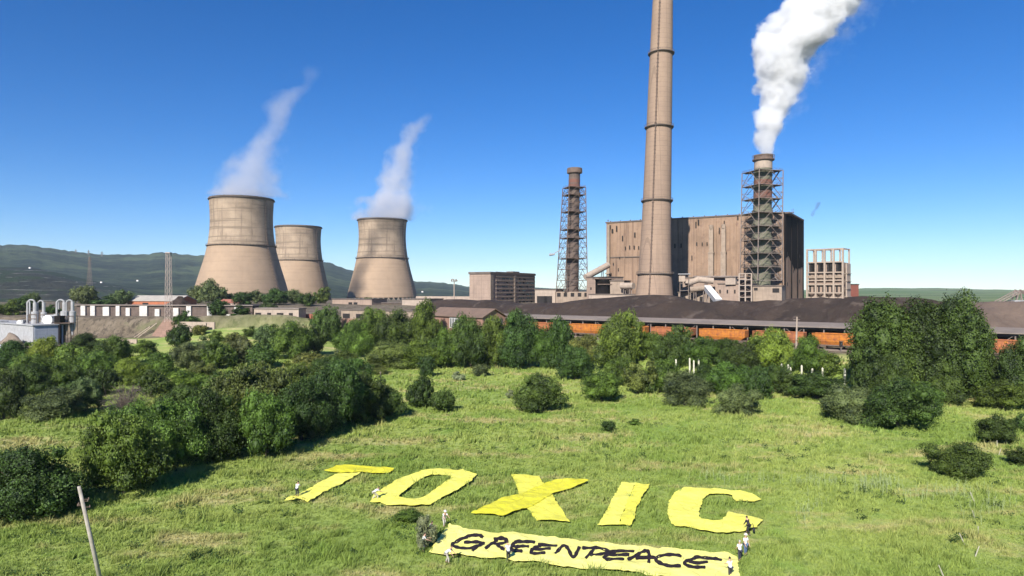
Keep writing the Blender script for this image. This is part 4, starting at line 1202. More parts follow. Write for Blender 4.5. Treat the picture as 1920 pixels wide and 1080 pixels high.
def cloth(name, loops_px, mat, parent=None, extra=0.0, step=.42, wob=.05, loc=None, thick=.03):
    loops = []
    r = random.Random(len(loops_px[0])*7+3)
    for L in loops_px:
        W = [on_field(*p) for p in L]; out = []
        for a, b in zip(W, W[1:]+W[:1]):
            d = math.dist(a, b); n = max(1, int(d/step))
            for i in range(n):
                t = i/n; w = wob if i else 0
                out.append((a[0]+(b[0]-a[0])*t + r.gauss(0,w), a[1]+(b[1]-a[1])*t + r.gauss(0,w*1.4)))
        loops.append(out)
    vs = []; es = []
    for L in loops:
        b = len(vs); vs += L; es += [(b+i, b+(i+1)%len(L)) for i in range(len(L))]
    xs=[v[0] for v in vs]; ys=[v[1] for v in vs]
    gx, gy = np.meshgrid(np.arange(min(xs), max(xs), step), np.arange(min(ys), max(ys), step))
    gx = gx.ravel()+nr.uniform(-.1,.1,gx.size); gy = gy.ravel()+nr.uniform(-.1,.1,gy.size)
    ok = inside(loops, gx, gy)
    vs += list(zip(gx[ok].tolist(), gy[ok].tolist()))
    ov, oe, of, *_ = delaunay_2d_cdt([Vector(v) for v in vs], es, [], 0, 1e-4)
    cx = np.array([sum(ov[i].x for i in f)/len(f) for f in of]); cyy = np.array([sum(ov[i].y for i in f)/len(f) for f in of])
    keep = inside(loops, cx, cyy)
    x = np.array([v.x for v in ov]); y = np.array([v.y for v in ov])
    z = sheet_z(x, y) + extra
    lx, ly = (loc[0], loc[1]) if loc else (0, 0)
    n = len(ov)
    top = [(a-lx, b-ly, c) for a,b,c in zip(x,y,z)]
    bot = [(a-lx, b-ly, c-thick) for a,b,c in zip(x,y,z)]
    F_ = [tuple(f) for f, k in zip(of, keep) if k]
    ec = {}
    for f in F_:
        for a, b in zip(f, f[1:]+f[:1]): ec[(a,b)] = 1
    side = [(a, a+n, b+n, b) for (a,b) in ec if (b,a) not in ec]
    F2 = F_ + [tuple(i+n for i in reversed(f)) for f in F_] + side
    o = rawmesh(name, top+bot, F2, mat, parent, smooth=False)
    return o, loops

def cloth_mat(name, c1, c2):
    m, nt, b = new_mat(name)
    v = pos(nt, True)
    n = _noise(nt, v, .5, 5, .7)
    c = _mix(nt, c1, c2, _ramp(nt, n, .35, .7))
    nt.links.new(c, b.inputs['Base Color']); b.inputs['Roughness'].default_value = .55
    seam = _math(nt,'LESS_THAN',_math(nt,'FRACT',_math(nt,'MULTIPLY',_noise(nt, v, .16, 0),9)),.035)
    nt.links.new(_mix(nt, c, tuple(q*.7 for q in c1), seam), b.inputs['Base Color'])
    bp = nt.nodes.new("ShaderNodeBump"); bp.inputs['Strength'].default_value=.7; bp.inputs['Distance'].default_value=.12
    cr = _noise(nt, v, 1, 5, .6, (1.6,.8,1.6))
    nt.links.new(cr, bp.inputs['Height']); nt.links.new(bp.outputs[0], b.inputs['Normal'])
    return m
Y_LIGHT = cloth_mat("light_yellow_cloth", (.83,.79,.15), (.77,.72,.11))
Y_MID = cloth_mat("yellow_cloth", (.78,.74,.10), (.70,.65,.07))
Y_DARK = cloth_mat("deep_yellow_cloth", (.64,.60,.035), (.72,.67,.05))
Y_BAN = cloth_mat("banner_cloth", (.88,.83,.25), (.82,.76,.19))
BLACK_P = M("black_paint", (.018,.012,.014), (.03,.02,.022), scale=2, rough=.7)

SHEETS = []
def letter(nm, label, parts):
    c = None
    pts = [on_field(*p) for part in parts for p in part[1][0]]
    lx = sum(p[0] for p in pts)/len(pts); ly = sum(p[1] for p in pts)/len(pts)
    root = thing(nm, (lx, ly, 0), label, 'fabric letter', 'yellow cloth letters on the meadow')
    for pn, loops, mat, ex in parts:
        o, L = cloth(pn, loops, mat, root, ex, loc=(lx, ly)); SHEETS.append(L)
T1 = Z5([(432,172),(520,130),(640,129),(800,140),(955,152),(948,168),(905,186),(740,186),(700,182),(555,182),(500,178)])
T2 = Z5([(135,392),(160,370),(235,345),(300,308),(400,255),(470,218),(545,184),(705,184),(640,222),(600,242),(520,285),(440,322),(370,362),(310,400),(270,382),(235,375),(205,388)])
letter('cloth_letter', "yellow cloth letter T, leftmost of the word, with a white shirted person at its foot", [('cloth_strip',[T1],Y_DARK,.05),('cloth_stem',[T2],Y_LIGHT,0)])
O1 = Z5([(775,400),(800,350),(870,305),(950,255),(1015,215),(1060,200),(1180,165),(1240,155),(1300,150),(1400,160),(1470,160),(1520,178),(1575,190),(1540,245),(1450,300),(1350,352),(1270,395),(1230,420),(1110,432),(1000,425),(900,422),(850,405)])
O2 = Z5([(992,365),(1010,338),(1080,285),(1140,243),(1190,210),(1240,198),(1340,203),(1385,215),(1350,245),(1300,280),(1230,330),(1170,365),(1110,375),(1050,374)])
letter('cloth_letter', "yellow cloth letter O with a long slanted hole, second in the word", [('cloth_ring',[O1,O2],Y_LIGHT,0)])
X1 = Z2([(1150,965),(1220,930),(1320,885),(1420,862),(1500,825),(1560,800),(1620,780),(1690,775),(1760,775),(1812,785),(1740,815),(1690,832),(1620,850),(1550,895),(1480,930),(1400,955),(1330,980),(1260,970)])
X2 = Z2([(1375,745),(1450,747),(1530,755),(1560,800),(1590,840),(1612,872),(1650,930),(1705,1012),(1600,1005),(1518,1005),(1490,965),(1462,930),(1440,890),(1420,862),(1405,810)])
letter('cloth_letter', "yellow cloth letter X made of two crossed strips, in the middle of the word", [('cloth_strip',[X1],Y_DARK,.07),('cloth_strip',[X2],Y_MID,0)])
I1 = Z6([(740,258),(850,260),(815,330),(780,410),(748,490),(720,572),(640,568),(560,570),(600,520),(625,470),(660,400),(690,345),(715,310)])
I2 = Z6([(850,260),(955,268),(930,320),(905,345),(880,400),(850,440),(848,500),(830,540),(805,582),(760,572),(722,572),(750,490),(782,410),(817,330)])
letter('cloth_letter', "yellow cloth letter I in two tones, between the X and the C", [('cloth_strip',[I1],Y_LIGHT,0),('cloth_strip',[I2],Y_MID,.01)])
C1 = Z6([(1085,490),(1092,440),(1105,385),(1130,345),(1170,318),(1210,297),(1320,299),(1440,297),(1540,310),(1690,330),(1745,350),(1790,382),(1740,395),(1600,395),(1580,375),(1570,350),(1480,333),(1400,340),(1360,370),(1340,420),(1328,460),(1320,510),(1340,536),(1430,548),(1500,535),(1530,500),(1545,478),(1640,495),(1720,512),(1800,532),(1780,560),(1760,592),(1660,620),(1530,635),(1420,625),(1330,612),(1250,590),(1140,575),(1110,540)])
letter('cloth_letter', "yellow cloth letter C, last of the word, with a dark clad person on it", [('cloth_arc',[C1],Y_LIGHT,0)])
BN = [(804.5,1033),(824.7,1007),(843.3,981.5),(880.5,990.7),(927.3,998.8),(984,999.8),(1024,1006.5),(1080,1011.5),(1140,1018),(1192.5,1023.8),(1250,1027),(1305,1032),(1365,1036),(1381,1043),(1388,1080),(1392,1098),(1330,1090),(1255,1080.5),(1185,1071),(1080,1063),(1032,1058),(1008,1052),(964.5,1052),(945,1045),(903,1046.5),(870,1040),(854,1037),(828.8,1040)]
_bp = [on_field(*p) for p in BN]; bcx = sum(p[0] for p in _bp)/len(_bp); bcy = sum(p[1] for p in _bp)/len(_bp)
ban = thing('banner', (bcx, bcy, 0), "long pale yellow cloth banner with the black painted word below the five letters", 'banner')
o_, L_ = cloth('banner_cloth', [BN], Y_BAN, ban, 0, loc=(bcx, bcy), step=.35); SHEETS.append(L_)

STROKES = [
 Z7([(718,303),(700,288),(660,272),(580,275),(480,305),(400,338),(362,362),(362,390),(400,408),(470,415),(570,418),(650,402),(700,380),(730,358)]),
 Z7([(492,352),(560,348),(640,350),(738,356)]), Z7([(720,365),(670,395),(630,425),(588,460)]),
 Z7([(738,436),(780,402),(830,362),(885,320)]), Z7([(840,322),(900,306),(960,308),(995,328),(970,350),(920,362),(830,372)]), Z7([(870,372),(910,410),(940,432),(968,442)]),
 Z7([(1075,346),(1150,346),(1240,348),(1322,355)]), Z7([(1112,348),(1075,370),(1040,400),(1030,425),(1060,445),(1110,452),(1175,455)]), Z7([(1050,405),(1130,410),(1190,402),(1252,404)]),
 Z7([(1352,378),(1440,380),(1580,385)]), Z7([(1392,384),(1345,402),(1300,428),(1272,455),(1285,475),(1330,480),(1442,476)]), Z7([(1310,432),(1400,430),(1505,425)]),
 Z7([(1548,490),(1595,440),(1645,392),(1680,402),(1712,450),(1745,520),(1780,520),(1805,470),(1838,405)]),
 Z6([(445,750),(520,744),(590,750),(640,768),(625,785),(575,797),(505,802)]), Z6([(535,755),(510,785),(470,828)]),
 Z6([(640,778),(720,774),(838,775)]), Z6([(700,778),(655,795),(615,812),(615,828),(650,836),(762,834)]), Z6([(640,800),(700,805),(775,800),(800,803)]),
 Z6([(785,836),(840,810),(900,780),(925,774),(945,785),(948,820),(945,866)]), Z6([(845,822),(910,818),(995,826)]),
 Z6([(1192,812),(1170,802),(1110,802),(1040,812),(1002,828),(1008,850),(1045,868),(1100,880),(1188,880)]),
 Z6([(1280,820),(1330,817),(1400,826),(1450,828),(1495,838)]), Z6([(1300,822),(1255,836),(1218,852),(1222,872),(1270,888),(1320,893),(1372,892)]), Z6([(1245,850),(1310,860),(1390,858)]),
]
def lettering():
    vs=[]; fs=[]
    for S in STROKES:
        # resample and smooth
        pts=[]
        for i in range(len(S)-1):
            p0=S[max(i-1,0)];p1=S[i];p2=S[i+1];p3=S[min(i+2,len(S)-1)]
            for j in range(6):
                t=j/6
                pts.append(tuple(.5*((2*p1[k])+(-p0[k]+p2[k])*t+(2*p0[k]-5*p1[k]+4*p2[k]-p3[k])*t*t+(-p0[k]+3*p1[k]-3*p2[k]+p3[k])*t**3) for k in (0,1)))
        pts.append(S[-1])
        n=len(pts); L=[];Rr=[]
        for i,p in enumerate(pts):
            a=pts[max(i-1,0)]; b=pts[min(i+1,n-1)]
            d=(b[0]-a[0], b[1]-a[1]); l=math.hypot(*d) or 1
            e=min(i,n-1-i)
            w=3.15*(1+.16*math.sin(i*.9+len(S)))*(.62 if e==0 else .9 if e==1 else 1)
            nx,ny=-d[1]/l*w, d[0]/l*w
            ny*=.92
            L.append(on_field(p[0]+nx,p[1]+ny)); Rr.append(on_field(p[0]-nx,p[1]-ny))
        b=len(vs)
        for q in (0.014,-.012):
            for l_,r_ in zip(L,Rr):
                for t in (0,.5,1):
                    x=l_[0]+(r_[0]-l_[0])*t; y=l_[1]+(r_[1]-l_[1])*t
                    vs.append((x-bcx,y-bcy,float(sheet_z(x,y))+q+.012))
        m=len(L)*3
        for i in range(len(L)-1):
            for t in (0,1):
                a=b+i*3+t
                fs.append((a,a+3,a+4,a+1))
            fs.append((b+i*3,b+i*3+m,b+i*3+3+m,b+i*3+3)); fs.append((b+i*3+2,b+i*3+5,b+i*3+5+m,b+i*3+2+m))
    rawmesh('lettering', vs, fs, BLACK_P, ban)
lettering()

# ---------------------------------------------------------------- grass blades
def grass():
    m, nt, b = new_mat("grass_blades")
    v = pos(nt, True)
    c = grass_colour(nt, v)
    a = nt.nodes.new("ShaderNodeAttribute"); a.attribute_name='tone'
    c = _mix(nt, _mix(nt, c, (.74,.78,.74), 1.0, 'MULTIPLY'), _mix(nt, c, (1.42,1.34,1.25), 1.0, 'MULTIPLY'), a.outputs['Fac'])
    nt.links.new(c, b.inputs['Base Color']); b.inputs['Roughness'].default_value=.6
    tr = nt.nodes.new("ShaderNodeBsdfTranslucent"); nt.links.new(c, tr.inputs[0])
    mx = nt.nodes.new("ShaderNodeMixShader"); mx.inputs[0].default_value=.25
    nt.links.new(b.outputs[0],mx.inputs[1]); nt.links.new(tr.outputs[0],mx.inputs[2]); nt.links.new(mx.outputs[0], nt.nodes['Material Output'].inputs[0])
    r = np.random.default_rng(11)
    Vs=[];Ts=[]
    for (y0,y1,dens,nb,hh,ww) in ((50,72,17,6,.36,.036),(72,98,9,6,.40,.055),(98,140,4.0,6,.46,.085),(140,225,1.3,6,.55,.15)):
        xl = y1*.83
        n = int((y1-y0)*2*xl*dens)
        X = r.uniform(-xl,xl,n); Y=r.uniform(y0,y1,n)
        ok = (np.abs(X) < Y*.79) 
        cl = fbm(X*.22,Y*.22,91)
        ok &= (hz(X,Y) < 5.5)
        X=X[ok];Y=Y[ok];cl=cl[ok]
        sup = np.zeros(len(X),bool)
        for L in SHEETS: sup |= inside(L, X, Y)
        tus = fbm(X*.9,Y*.9,191)
        H = hh*(.25+1.5*cl**1.2)*(.7+1.3*sm(tus,.5,.68))*r.uniform(.6,1.35,len(X))
        H *= np.where(r.uniform(0,1,len(X))<.035, 1.7, 1)
        H[sup] = .12
        Z = hz(X,Y)
        k=len(X)
        for j in range(nb):
            a = r.uniform(0,6.283,k); sp = r.uniform(0,.16,k)*(1+ww*6)
            bx=X+np.cos(a)*sp; by=Y+np.sin(a)*sp
            h=H*r.uniform(.6,1.15,k)
            lean=r.uniform(.15,.85,k)*h; la=r.normal(.4,1.5,k)
            w=ww*r.uniform(.6,1.4,k); wa=r.uniform(0,3.1416,k)
            A=np.stack([bx-np.cos(wa)*w,by-np.sin(wa)*w,Z-.03],1)
            B=np.stack([bx+np.cos(wa)*w,by+np.sin(wa)*w,Z-.03],1)
            C=np.stack([bx+np.cos(la)*lean,by+np.sin(la)*lean,Z+h],1)
            Vs.append(np.stack([A,B,C],1).reshape(-1,3))
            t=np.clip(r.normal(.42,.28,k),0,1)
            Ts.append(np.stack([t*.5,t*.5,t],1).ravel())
    V=np.concatenate(Vs);T=np.concatenate(Ts)
    print('blades', len(V)//3)
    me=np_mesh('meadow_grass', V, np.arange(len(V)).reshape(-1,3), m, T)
    o=bpy.data.objects.new('meadow_grass', me); COL.objects.link(o)
    tag(o, 'green and tan meadow grass covering the field', None, None, 'stuff')
    # broad leaved dark weeds and pale stalks
    wm = M("dark_weeds", (.045,.085,.018), (.03,.055,.015), scale=2)
    Vs=[]
    def patch(cx,cy,rad,n,size,asp,hgt):
        a=r.uniform(0,6.283,n); q=np.sqrt(r.uniform(0,1,n))*rad
        x=cx+np.cos(a)*q*1.6; y=cy+np.sin(a)*q
        z=hz(x,y)+r.uniform(.1,1,n)*hgt
        d=r.normal(size=(n,3)); d[:,2]=np.abs(d[:,2])+.3; d/=np.linalg.norm(d,axis=1)[:,None]
        t1=np.cross(d,r.normal(size=(n,3))); t1/=np.linalg.norm(t1,axis=1)[:,None]; t2=np.cross(d,t1)
        Pc=np.stack([x,y,z],1)
        return np.stack([Pc-t1*size,Pc+t2*size*asp,Pc+t1*size,Pc-t2*size*asp],1).reshape(-1,3)
    for i in range(420):
        y=r.uniform(52,120)**1.0; x=r.uniform(-.76,.76)*y
        if fbm(x*.04,y*.04,17)<.46: continue
        hit=False
        for L in SHEETS:
            if inside(L,np.array([x]),np.array([y]))[0]: hit=True
        if hit: continue
        Vs.append(patch(x,y,r.uniform(.2,.65),int(r.uniform(14,50)),.12,.5,r.uniform(.35,.8)))
    V=np.concatenate(Vs)
    me=np_mesh('weeds', V, np.arange(len(V)).reshape(-1,4), wm)
    o=bpy.data.objects.new('weeds', me); COL.objects.link(o); tag(o,'dark broad leaved weeds dotted through the meadow grass',None,None,'stuff')
    sm_ = M("pale_stalks", (.34,.40,.17), (.25,.31,.13), scale=2)
    mb=MB(); rr=random.Random(4)
    for (px,py,sx,sy,n) in ((1640,915,45,14,95),(1540,908,60,10,45),(1345,900,40,7,22),(1780,930,90,14,50),(1510,960,30,22,22),(1860,955,60,22,40),(1420,905,60,6,18)):
        for i in range(n):
            x,y=on_field(px+rr.gauss(0,sx*.5),py+rr.gauss(0,sy*.5),0); z=float(hz(x,y)); h=rr.uniform(.7,1.5)
            tx=x+rr.gauss(0,.14); ty=y+rr.gauss(0,.1)
            mb.tube((x,y,z),(tx,ty,z+h),.022,.012,4,False)
            for k in range(6):
                q=rr.uniform(.3,1); a=rr.uniform(0,6.28); c=Vector((x+(tx-x)*q,y+(ty-y)*q,z+h*q)); e=c+Vector((math.cos(a)*.13,math.sin(a)*.13,.05))
                s_=Vector((-math.sin(a),math.cos(a),0))*.045
                mb.add([tuple(c),tuple(c.lerp(e,.6)+s_),tuple(e),tuple(c.lerp(e,.6)-s_)],[(0,1,2,3)])
    o=mb.build('tall_weed_stalks', sm_); tag(o,'pale upright weed stalks standing in patches on the right meadow',None,None,'stuff')
grass()
# ---------------------------------------------------------------- foliage
def leaf_material():
    m, nt, b = new_mat("foliage")
    oi = nt.nodes.new("ShaderNodeObjectInfo")
    a = nt.nodes.new("ShaderNodeAttribute"); a.attribute_name = 'tone'
    v = pos(nt, True)
    c = _mix(nt, oi.outputs['Color'], (0,0,0), 0.0)
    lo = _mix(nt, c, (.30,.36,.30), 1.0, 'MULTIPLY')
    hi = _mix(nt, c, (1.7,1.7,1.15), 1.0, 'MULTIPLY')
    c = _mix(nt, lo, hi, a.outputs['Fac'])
    c = _mix(nt, c, (.6,.62,.55), _math(nt,'MULTIPLY',_ramp(nt,_noise(nt, v, .45, 3),.5,.7),.6), 'MULTIPLY')
    nt.links.new(c, b.inputs['Base Color'])
    b.inputs['Roughness'].default_value = .62
    b.inputs['Specular IOR Level'].default_value = .3
    tr = nt.nodes.new("ShaderNodeBsdfTranslucent")
    nt.links.new(_mix(nt, c, (1.1,1.25,.6), 1.0, 'MULTIPLY'), tr.inputs[0])
    mx = nt.nodes.new("ShaderNodeMixShader"); mx.inputs[0].default_value = .12
    out = nt.nodes['Material Output']
    nt.links.new(b.outputs[0], mx.inputs[1]); nt.links.new(tr.outputs[0], mx.inputs[2]); nt.links.new(mx.outputs[0], out.inputs[0])
    return m
MAT_LEAF = leaf_material()
MAT_BARK = M("bark", (.11,.085,.06), (.06,.045,.035), scale=3)
MAT_TWIG = M("dry_twigs", (.17,.13,.115), (.10,.075,.07), scale=3)

def crown_mesh(name, seed, n_leaf, size, kind='round', zlo=.12):
    r = np.random.default_rng(seed)
    lobes = []
    nl = {'round': 40, 'bush': 32, 'poplar': 46, 'loose': 22}[kind]
    zc = (1+zlo)/2; hh = (1-zlo)/2
    for i in range(nl):
        d = r.normal(size=3); d /= np.linalg.norm(d)
        if d[2] < -.55: d[2] *= -.3
        rad = r.uniform(.55, 1.0) if i > 5 else r.uniform(.1,.45)
        lr = r.uniform(.09, .19) if i > 5 else .22
        if kind == 'poplar':
            t = r.uniform(0, 1); ang = r.uniform(0, 6.28)
            w = .38*math.sin(math.pi*min(1, .16+t*.8))**.5 * (1-.1*t)
            lobes.append((math.cos(ang)*w*r.uniform(.3,1.05), math.sin(ang)*w*r.uniform(.3,1.05), zlo+.06+(.88-zlo)*t, r.uniform(.09,.15), r.uniform(.25,.85)))
            continue
        if kind == 'loose': lr *= .8; rad *= 1.05
        cx = d[0]*(.5-lr*.75)*rad/.85; cy_ = d[1]*(.5-lr*.75)*rad/.85
        cz = zc + d[2]*(hh-lr*.75)*rad/.85
        if kind == 'bush' : cz = max(cz, zlo + lr*.55)
        lobes.append((cx, cy_, cz, lr, r.uniform(.2,.85)))
    L = np.array(lobes)
    wts = L[:,3]**2; wts /= wts.sum()
    nq = 7; ncl = n_leaf//nq; n_leaf = ncl*nq
    idc = r.choice(len(L), ncl, p=wts)
    dc = r.normal(size=(ncl,3)); dc[:,2] += .25; dc /= np.linalg.norm(dc, axis=1)[:,None]
    pushc = 1 + r.normal(size=ncl)*.13; tonec = r.normal(size=ncl)*.30; ncj = dc + r.normal(size=(ncl,3))*.45
    idx = np.repeat(idc, nq)
    d = np.repeat(dc, nq, 0) + r.normal(size=(n_leaf,3))*.16
    d /= np.linalg.norm(d, axis=1)[:,None]
    # bumpy lobes: sub-clumps modulate radius
    sub = 1 + .16*np.sin(d[:,0]*7+idx)*np.sin(d[:,1]*8+idx*2)*np.sin(d[:,2]*7+idx*3) 
    rad = L[idx,3]*sub*np.repeat(pushc, nq)*(1 + .05*r.normal(size=n_leaf))
    sq = np.array([1,1,1.35 if kind=='poplar' else .82])
    Pn = L[idx,:3] + d*rad[:,None]*sq
    Pn[:,2] = np.maximum(Pn[:,2], zlo*.4+.01)
    nrm = np.repeat(ncj, nq, 0) + r.normal(size=(n_leaf,3))*.35
    if kind=='poplar': nrm[:,2] += .1
    nrm /= np.linalg.norm(nrm, axis=1)[:,None]
    t1 = np.cross(nrm, r.normal(size=(n_leaf,3))); t1 /= np.linalg.norm(t1,axis=1)[:,None]
    t2 = np.cross(nrm, t1)
    s1 = (size*r.uniform(.6,1.3,n_leaf))[:,None]; s2 = s1*.62
    V = np.stack([Pn-t1*s1, Pn+t2*s2, Pn+t1*s1, Pn-t2*s2], 1).reshape(-1,3)
    Fq = np.arange(n_leaf*4).reshape(-1,4)
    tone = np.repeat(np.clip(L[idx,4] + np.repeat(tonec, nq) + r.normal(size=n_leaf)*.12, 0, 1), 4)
    # inner mass of each lobe so the crown is opaque
    cv=[]; cf=[]; ct=[]; base=len(V)
    for l in lobes:
        mb = MB(); mb.ball((l[0],l[1],l[2]), (l[3]*.6, l[3]*.6, l[3]*.6*sq[2]), 9, 7)
        for q in mb.v:
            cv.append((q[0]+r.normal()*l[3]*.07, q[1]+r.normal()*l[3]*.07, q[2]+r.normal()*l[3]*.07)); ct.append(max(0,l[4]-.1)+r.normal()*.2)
        for f in mb.f:
            f = list(f) if len(f)==4 else list(f)+[f[2]]
            cf.append([i+base for i in f])
        base += len(mb.v)
    tri = [f for f in cf if f[3]==f[2]]; qd=[f for f in cf if f[3]!=f[2]]
    for f in tri: # turn triangles into thin quads with a midpoint
        a,b_,c_,_ = f
        cv.append(tuple((np.array(cv[b_-len(V)])+np.array(cv[c_-len(V)]))/2)); ct.append(.4)
        qd.append([a,b_,len(V)+len(cv)-1,c_])
    V = np.concatenate([V, np.array(cv)])
    lo_ = np.percentile(V,.6,axis=0); hi_ = np.percentile(V,99.4,axis=0)
    V[:,0] = (V[:,0]-(lo_[0]+hi_[0])/2)/(hi_[0]-lo_[0]); V[:,1] = (V[:,1]-(lo_[1]+hi_[1])/2)/(hi_[1]-lo_[1]); V[:,2] = zlo*.35+(V[:,2]-lo_[2])/(hi_[2]-lo_[2])*(1-zlo*.35)
    Fq = np.concatenate([Fq, np.array(qd)]); tone = np.concatenate([tone, np.array(ct)])
    return np_mesh(name, V, Fq, MAT_LEAF, tone)

def trunk_mesh(name, seed, zlo, kind):
    r = random.Random(seed); mb = MB()
    top = .55 if kind != 'poplar' else .8
    pts = [Vector((0,0,-.04))]; 
    for i in range(4): pts.append(Vector((r.uniform(-.03,.03), r.uniform(-.03,.03), (i+1)*top/4)))
    rr = [.036,.028,.022,.014,.006]
    for i in range(4): mb.tube(pts[i], pts[i+1], rr[i], rr[i+1], 8)
    for i in range(7):
        t = r.uniform(.25,.95); k = min(3,int(t*4)); b = pts[k].lerp(pts[k+1], t*4-k)
        a = r.uniform(0,6.28); e = Vector((math.cos(a)*r.uniform(.18,.3), math.sin(a)*r.uniform(.18,.3), b.z+r.uniform(.12,.25)))
        mid = b.lerp(e,.5)+Vector((0,0,-.02))
        mb.tube(b, mid, .012,.008,6); mb.tube(mid, e, .008,.003,6)
    o = mb.build(name, MAT_BARK, smooth=True); me = o.data; bpy.data.objects.remove(o)
    return me

def bare_mesh(name, seed, n=1100):
    """leafless twiggy shrub"""
    r = random.Random(seed); mb = MB()
    for i in range(n//16):
        a = r.uniform(0,6.28); el = r.uniform(.25,1.45)
        d = Vector((math.cos(a)*math.cos(el), math.sin(a)*math.cos(el), math.sin(el)))
        p0 = Vector((r.uniform(-.05,.05), r.uniform(-.05,.05), 0)); L = r.uniform(.42,.55)
        e = Vector((d.x*L, d.y*L, d.z*L*1.9))
        mb.tube(p0, p0.lerp(e,.5), .006,.004,4,False); mb.tube(p0.lerp(e,.5), e, .004,.0018,4,False)
        for j in range(15):
            t = r.uniform(.35,1); b = p0.lerp(e,t)
            q = b + Vector((r.gauss(0,.08), r.gauss(0,.08), abs(r.gauss(0,.10))))
            q.z = min(q.z, 1)
            mb.tube(b, q, .0028,.0012,3,False)
    o = mb.build(name, MAT_TWIG); me=o.data; bpy.data.objects.remove(o); return me

NEAR = {k: [crown_mesh('crown_%s_near' % k, 100+i*7+len(k), 36000, .0118, k, z) for i in range(n)]
        for k, n, z in (('round',3,.14),('bush',2,.02),('poplar',3,.06),('loose',1,.05))}
FAR = {k: [crown_mesh('crown_%s_far' % k, 300+i*7+len(k), 13000, .0185, k, z) for i in range(n)]
       for k, n, z in (('round',4,.12),('bush',4,.02),('poplar',2,.06),('loose',3,.05))}
TRUNK = {k: trunk_mesh('trunk_'+k, 5, .1, k) for k in ('round','bush','poplar','loose')}
BARE = [bare_mesh('bare_twigs', 3), bare_mesh('bare_twigs', 4)]

LEAFC = {'dark': (.044,.074,.018), 'mid': (.070,.112,.022), 'light': (.125,.17,.03), 'grey': (.092,.115,.054), 'olive': (.102,.12,.037), 'silver': (.19,.225,.165), 'deep': (.040,.068,.018)}
_tc = [0]
def plant(px, py, w, h, kind, tone, label, group=None, D=None):
    """a tree or bush whose foot stands on the ground seen at (px, py); w, h in photo pixels there"""
    _tc[0] += 1; i = _tc[0]
    r = random.Random(i*13+5)
    g = GD(px, D) if D else G(px, py)
    mpp = g.y / FPX
    W, H = w*mpp, h*mpp
    if group in (TG['a'], TG['b']): W *= .92
    isbush = kind in ('bush','bare') or H < 3.2
    nm = 'shrub' if isbush else 'tree'
    root = thing(nm, (g.x, g.y, g.z-.05), label, 'bush' if isbush else 'tree', group, r.uniform(0, 6.28))
    if kind == 'bare':
        o = bpy.data.objects.new('twigs', r.choice(BARE)); COL.objects.link(o); o.parent = root; o.scale = (W, W, H); return root
    near = (W/ (g.y/FPX) > 62)
    src = (NEAR if near else FAR)[kind]
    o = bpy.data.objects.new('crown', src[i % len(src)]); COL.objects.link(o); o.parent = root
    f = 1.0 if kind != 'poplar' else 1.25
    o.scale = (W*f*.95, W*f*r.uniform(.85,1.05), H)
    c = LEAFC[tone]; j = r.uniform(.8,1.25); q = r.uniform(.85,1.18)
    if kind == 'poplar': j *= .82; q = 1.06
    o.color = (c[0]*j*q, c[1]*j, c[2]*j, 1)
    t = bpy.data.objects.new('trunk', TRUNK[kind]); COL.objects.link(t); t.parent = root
    t.scale = (W, W, H)
    return root

